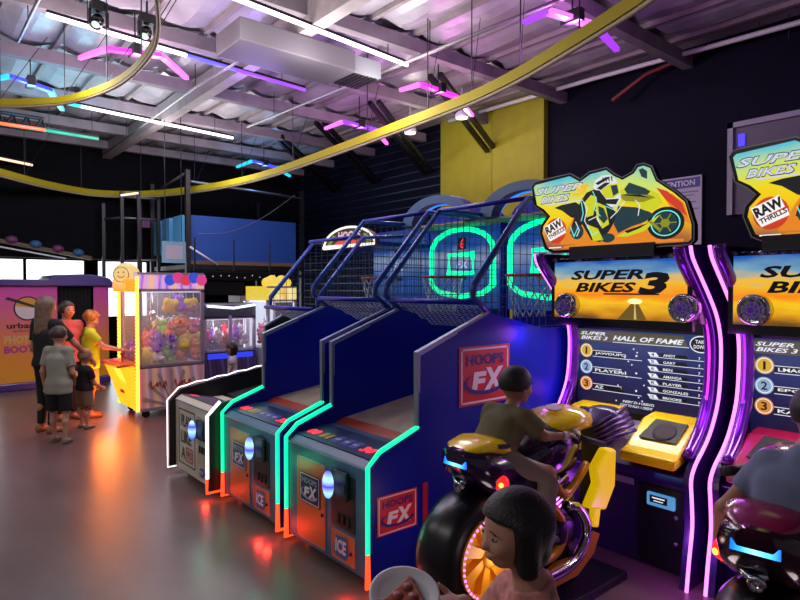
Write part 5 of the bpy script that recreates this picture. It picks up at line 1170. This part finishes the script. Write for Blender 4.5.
for ix in range(5):
    for iy in range(4):
        for iz in range(3):
            x = 2.42 + .13 + ix * .165; y = 8.32 + .13 + iy * .19; z = .80 + iz * .155 + .012 * ix
            c_ = cols[(ix * 4 + iy * 5 + iz * 2) % 9]; sq = c_ == 'yellow'
            if iz == 1 and ix == 0 or iz == 2 and ix < 2: continue
            toy((x + random.uniform(-.03, .03), y + random.uniform(-.03, .03), z + random.uniform(-.02, .03)), c_, 'square' if sq else 'bear', '%s plush toy in the heap inside the big amber lit claw machine' % (('boxy ' if sq else 'small ') + c_), '%s plush toys in the big claw machine' % c_, 1.18 if sq else 1.0)
for k, (x, z, c_) in enumerate(((2.95, 1.50, 'yellow'), (3.09, 1.49, 'violet'), (3.23, 1.50, 'yellow'))):
    toy((x, 8.62, z), c_, 'square' if c_ == 'yellow' else 'bear', 'violet plush toy hung between two yellow ones in the claw machine window' if c_ == 'violet' else ('yellow boxy plush toy hung high in the claw machine window ' + ('left of the violet one' if k == 0 else 'right of the violet one')), 'plush toys hung in the claw machine window', 1.05)
MB().tube([(.52, .3, 1.72), (.52, .3, 1.34), (.86, .3, 1.34), (.86, .3, 1.72)], .008, 6).build('toy_rack', STEEL, c1)
# smaller machines behind
FW = mat('claw_frame_pale', 'a8a4b4', .35, .3)
c2 = claw((3.72, 9.35, 0), 'small pale framed claw machine behind the dark haired child', .9, .8, 1.50, .72, (FW, None, mat('claw2_header', '5a5a6a', .3, .5), swirl_mat('claw2_print', ['3a3050', '584878', '282440', '6a5a90'], 0, 1.5)), legs=False)
MB().box(-.02, .0, .02, .78, 1.28, 1.48).build('front_sign', mat('violet_sign', '5a2a80', .4), c2)
m = MB(); m.tube([(.05, -.02, 1.46), (.5, -.02, 1.42), (.88, -.02, 1.47)], .02, 6); m.build('lamp_tube', glow('cool_tube', 'e0f0ff', 2), c2)
MB().box(.06, .84, -.012, -.002, .60, .69).build('button_ledge', glow('ledge_blue', '3040e8', 1.0), c2)
MB().box(.42, .47, -.01, .02, .72, 1.30).build('mullion', FW, c2)
random.seed(5)
for ix in range(5):
    for iy in range(3):
        c_ = ['pink', 'white', 'red', 'violet', 'white'][(ix + 2*iy) % 5]
        toy((3.84 + ix * .165, 9.52 + iy * .22, .83 + random.uniform(0, .18)), c_, 'bear', 'small %s plush toy inside the small pale framed claw machine' % c_, '%s plush toys in the small claw machine' % c_, .8)
c3 = claw((4.68, 9.05, 0), 'bright white lit prize machine with yellow crown behind the basketball cages', .55, .8, 1.78, .74, (FW, None, ramp_glow('crown_yellow', 'X', [(0, 'f0d040'), (.35, 'fff0a0'), (.5, 'f8b840'), (.7, 'fff4b0'), (1, 'e8c838')], 0, .62, .9, .3, 6), mat('claw3_base', '9a96a8', .4)), legs=False)
MB().box(.0, .55, .76, .78, .74, 1.56).build('lit_back', glow('white_back', 'dce8ff', .9), c3)
m = MB()
for k in range(5): m.ball((.1 + .09 * k, .2, 1.84 + .04 * (k % 2)), (.09, .1, .09), 10, 7)
m.build('crown_balls', glow('crown_ball', 'ffd850', .9), c3)
random.seed(8)
for ix in range(5):
    for iy in range(2):
        for iz in range(2):
            c_ = ['pink', 'red', 'yellow', 'white', 'pink', 'orange'][(ix * 2 + iy + iz * 3) % 6]
            if ix * iz == 4: continue
            toy((4.76 + ix * .095, 9.2 + iy * .22, .84 + iz * .15 + random.uniform(0, .05)), c_, 'bear', 'small %s plush toy inside the white lit prize machine' % c_, '%s plush toys in the white lit prize machine' % c_, .78)
t = thing('prize_cabinet', 'slim cabinet with colourful lit print right of the small claw machine', 'arcade machine', (4.62, 9.95, 0))
MB().box(0, .42, 0, .5, 0, 1.62).build('body', mat('prize_body', '6a6478', .4), t, .01)
MB().box(.05, .37, -.01, 0, .55, 1.52).build('lit_print', swirl_mat('prize_print', ['e060a0', 'f0e0ff', 'e8c040', '8050e0', '60c080', 'f0f0ff'], .9, 2.2), t)
# ------------------------------------------------------------------ photo booth at the far left
t = thing('photo_booth', 'pink and orange photo booth with violet rounded roof and black curtain', 'booth', (1.22, 12.0, 0))
def booth_print():
    m = mat('booth_pink', '903060', .45); nt = m.node_tree; b = nt.nodes['Principled BSDF']; tc = nt.nodes.new('ShaderNodeTexCoord'); sp = nt.nodes.new('ShaderNodeSeparateXYZ'); nt.links.new(tc.outputs['Object'], sp.inputs[0])
    mr = nt.nodes.new('ShaderNodeMapRange'); mr.inputs['From Min'].default_value = .15; mr.inputs['From Max'].default_value = 1.7; nt.links.new(sp.outputs['Z'], mr.inputs['Value'])
    r = nt.nodes.new('ShaderNodeValToRGB'); e = r.color_ramp.elements; e.new(.5)
    for k, (p, c) in enumerate(((0, 'd89a28'), (.45, 'd07838'), (1, 'c03898'))): e[k].position = p; e[k].color = (*lin(c), 1)
    nt.links.new(mr.outputs[0], r.inputs[0]); nt.links.new(r.outputs[0], b.inputs['Base Color']); return m
BPM = booth_print(); BVI = mat('booth_violet', '3c2c74', .35, coat=.4)
MB().box(0.0, .92, 0, .04, .13, 1.78).build('side_panel', BPM, t, .01); MB().box(1.5, 1.76, 0, .04, .13, 1.78).build('side_panel', BPM, t, .01)
MB().box(0, 1.76, 1.0, 1.04, .0, 1.78).box(0, .04, .04, 1.0, 0, 1.78).box(1.72, 1.76, .04, 1.0, 0, 1.78).build('shell', BVI, t)
MB().box(-.02, 1.78, -.02, 1.04, 0, .13).build('plinth', BVI, t, .02)
rf = MB(); rp = [(-.05, 1.78), (1.82, 1.78), (1.82, 1.86)] + [(1.3 + .5*cos(a), 1.88 + .12*sin(a)) for a in [pi*i/10 for i in range(0, 6)]] + [(.85, 1.98), (.78, 1.90), (.1, 1.9), (-.05, 1.86)]
rf.prism(side(0), rp, -1.04, .06); rf.build('roof', BVI, t, .02)
m = MB(); rows = []
for j in (0, 1): rows.append([(.94 + .54*i/40, .06 + .018*sin(i*1.3), .12 + j*1.66) for i in range(41)])
for i in range(40): m.add([rows[0][i], rows[0][i+1], rows[1][i+1], rows[1][i]], [(0, 1, 2, 3)], True)
m.build('curtain', mat('curtain_black', '0a0a0c', .9), t)
fs = side(-.002)
m = MB(); m.mat(0).disc(fs, .47, 1.40, .21, .001, 28); m.mat(1).disc(fs, .47, 1.40, .185, .002, 28)
m.mat(2).flat(fs, [(.47 + .185*cos(a), 1.42 + .165*sin(a)) for a in [pi*i/16 - .12 for i in range(17)]], .003)
m.mat(0).flat(fs, [(.14, 1.56), (.18, 1.60), (.66, 1.42), (.64, 1.38)], .004)
m.build('emblem', [mat('emblem_black', '121014', .5), mat('emblem_white', 'c8bcc0', .5), mat('emblem_gold', 'c0902c', .5)], t)
m = MB(); m.text(fs, 'urban air', .16, .82, 1.06, 1.16, .002, 0, .03); m.text(fs, 'ADVENTURE PARK', .24, .7, 1.0, 1.03, .002); m.mat(1).text(fs, 'PHOTO', .12, .6, .80, .94, .002, 0, .05); m.mat(2).text(fs, 'BOOTH', .12, .66, .64, .77, .002, 0, .05)
m.build('lettering', [mat('emblem_black', '121014', .5), mat('letter_gold', 'c0a060', .5), mat('letter_magenta', 'a03080', .5)], t)
# ------------------------------------------------------------------ climbing frame, blue panels and beams at the far end
BLP = mat('blue_wall_pad', '1c4c9c', .5, noise=.05); BLL = mat('light_blue_pad', '62aee0', .5)
t = thing('padded_platform', 'raised platform with big blue padded wall under the cyan wing light', 'platform', (4.15, 11, 0))
MB().box(.0, 2.2, 0, .08, 2.25, 3.1).build('wall_pad', BLP, t, .01)
MB().box(-.02, 2.25, -.03, .0, 2.19, 2.26).build('edge_board', mat('edge_wood', '7a6248', .6), t)
MB().box(-.1, 2.3, -.1, 1.8, 2.10, 2.18).build('deck', DARK, t)
for k in range(3): MB().box(-.08, 0, .30 + k * .62, .72 + k * .62, 2.42, 3.12).build('side_pad', BLL, t, .01)
for x, y in ((-.1, -.1), (2.28, -.1), (-.1, 1.9), (2.28, 1.9)): MB().box(x - .04, x + .04, y - .04, y + .04, 0, 3.9 if x < 0 else 3.75).build('post', BLACK, t)
pieces('top_rail', STEEL, t, [[(-.1, -.1, 3.86), (-.1, 1.9, 3.7)], [(-.1, -.1, 3.7), (2.28, -.1, 3.6)]], .025, 6)
MB().tube([(-.08, -.14, 2.5), (.45, -.14, 2.18)], .02, 6).build('stay', WHITE, t)
MB().tube(spline([(.1, -.12, 2.75), (.7, -.12, 2.82), (1.4, -.12, 3.15), (2.1, -.12, 3.65)], 5), .008, 5).build('rope', STEEL, t)
m = MB(); 
for k in range(5): m.tube([(-.1 + k * .6, -.1, 2.12), (.2 + k * .6 if k < 4 else 2.28, -.1, 2.02)], .02, 5)
m.tube([(-.1, -.1, 2.0), (2.9, -.1, 1.99)], .03, 5); m.build('lower_truss', BLACK, t)
t = thing('speaker_row', 'row of black boxes hung beneath the blue padded platform', 'equipment', (3.75, 9.9, 0))
MB().box(0, 1.6, 0, .3, 1.88, 2.04).build('housing', mat('housing_black', '09090c', .75, spec=.1), t, .02)
MB().box(-.0, .95, .02, .3, 1.62, 1.86).build('lower_housing', mat('housing_black', '09090c', .75, spec=.1), t, .02)
m = MB(); random.seed(3)
for k in range(11): m.ball((.06 + k * .145, -.01, 1.93 + .05 * random.random()), .009, 6, 4)
m.build('indicator', glow('tiny_white', 'd0d8ff', 1.2), t)
pieces('hanger', DARK, t, [[(x_, .15, 2.03), (x_, .15, 2.6)] for x_ in (.1, .8, 1.5)], .015, 5)
t = thing('hung_sign', 'small pale cyan sign board hung above the big claw machine', 'sign', (3.3, 9.4, 2.14))
MB().box(-.2, .16, 0, .03, 0, .33).build('board', mat('sign_cyan', '78b0b4', .5), t)
m = MB(); fs = side(-.003); m.rect(fs, -.15, .11, .06, .27, 0); m.build('sheet', mat('sign_paper', 'b0b0b0', .6), t)
pieces('hanger', DARK, t, [[(x_, .015, .33), (x_, .015, 2.4)] for x_ in (-.15, .1)], .006)
t = thing('climbing_tower', 'black steel climbing frame of thin posts in front of the far dark wall', 'climbing frame', (3.2, 11.8, 0))
for x, y, zt in ((-.12, .95, 3.4), (.1, .5, 3.6), (.32, .2, 3.6), (.55, .9, 3.55), (.75, .4, 3.6)): MB().box(x - .03, x + .03, y - .03, y + .03, 0, zt).build('post', BLACK, t)
pieces('cross_rail', STEEL, t, [[(-.12, .95, 2.28), (.75, .4, 2.3)], [(.1, .5, 3.5), (.75, .4, 3.5)], [(-.12, .95, 3.1), (.1, .5, 3.1), (.75, .4, 3.1)]], .02, 6)
MB().box(.40, .56, .3, .33, 2.92, 3.06).build('pad_square', mat('pad_magenta', '5a2050', .6), t)
MB().tube([(.08, .46, 3.52), (.3, .16, 3.55)], .02, 6).build('lamp_bar', glow('lamp_bar_warm', 'ffe8d0', 1.6), t)
t = thing('climbing_beam', 'long brown sloping beam along the far dark wall at left', 'beam', (.0, 12.7, 2.75))
MB().tube([(-1.5, 0, .35), (2.85, 0, -.43)], .05, 4).build('beam', mat('beam_wood', '5a4630', .6), t)
MB().tube([(-1.5, -.05, .22), (2.4, -.05, -.45)], .016, 5).build('cable', WHITE, t)
for k, (x, c_) in enumerate(((1.55, 'magenta'), (1.92, 'blue'), (2.28, 'magenta'), (2.62, 'blue'))):
    z = 2.75 + .35 - .7 * (x + 1.5) / 3.9 + .06
    t = MB().ball((0, 0, 0), (.1, .07, .075), 14, 10).build('climbing_hold', mat('hold_' + c_, '6a2a58' if c_ == 'magenta' else '2c5a80', .5)); t.location = (x, 12.68, z)
    tag(t, 'round %s hold on the sloping beam, %s from its left end' % (c_, ('first', 'second', 'third', 'fourth')[k]), 'climbing hold', 'coloured holds on the sloping beam')
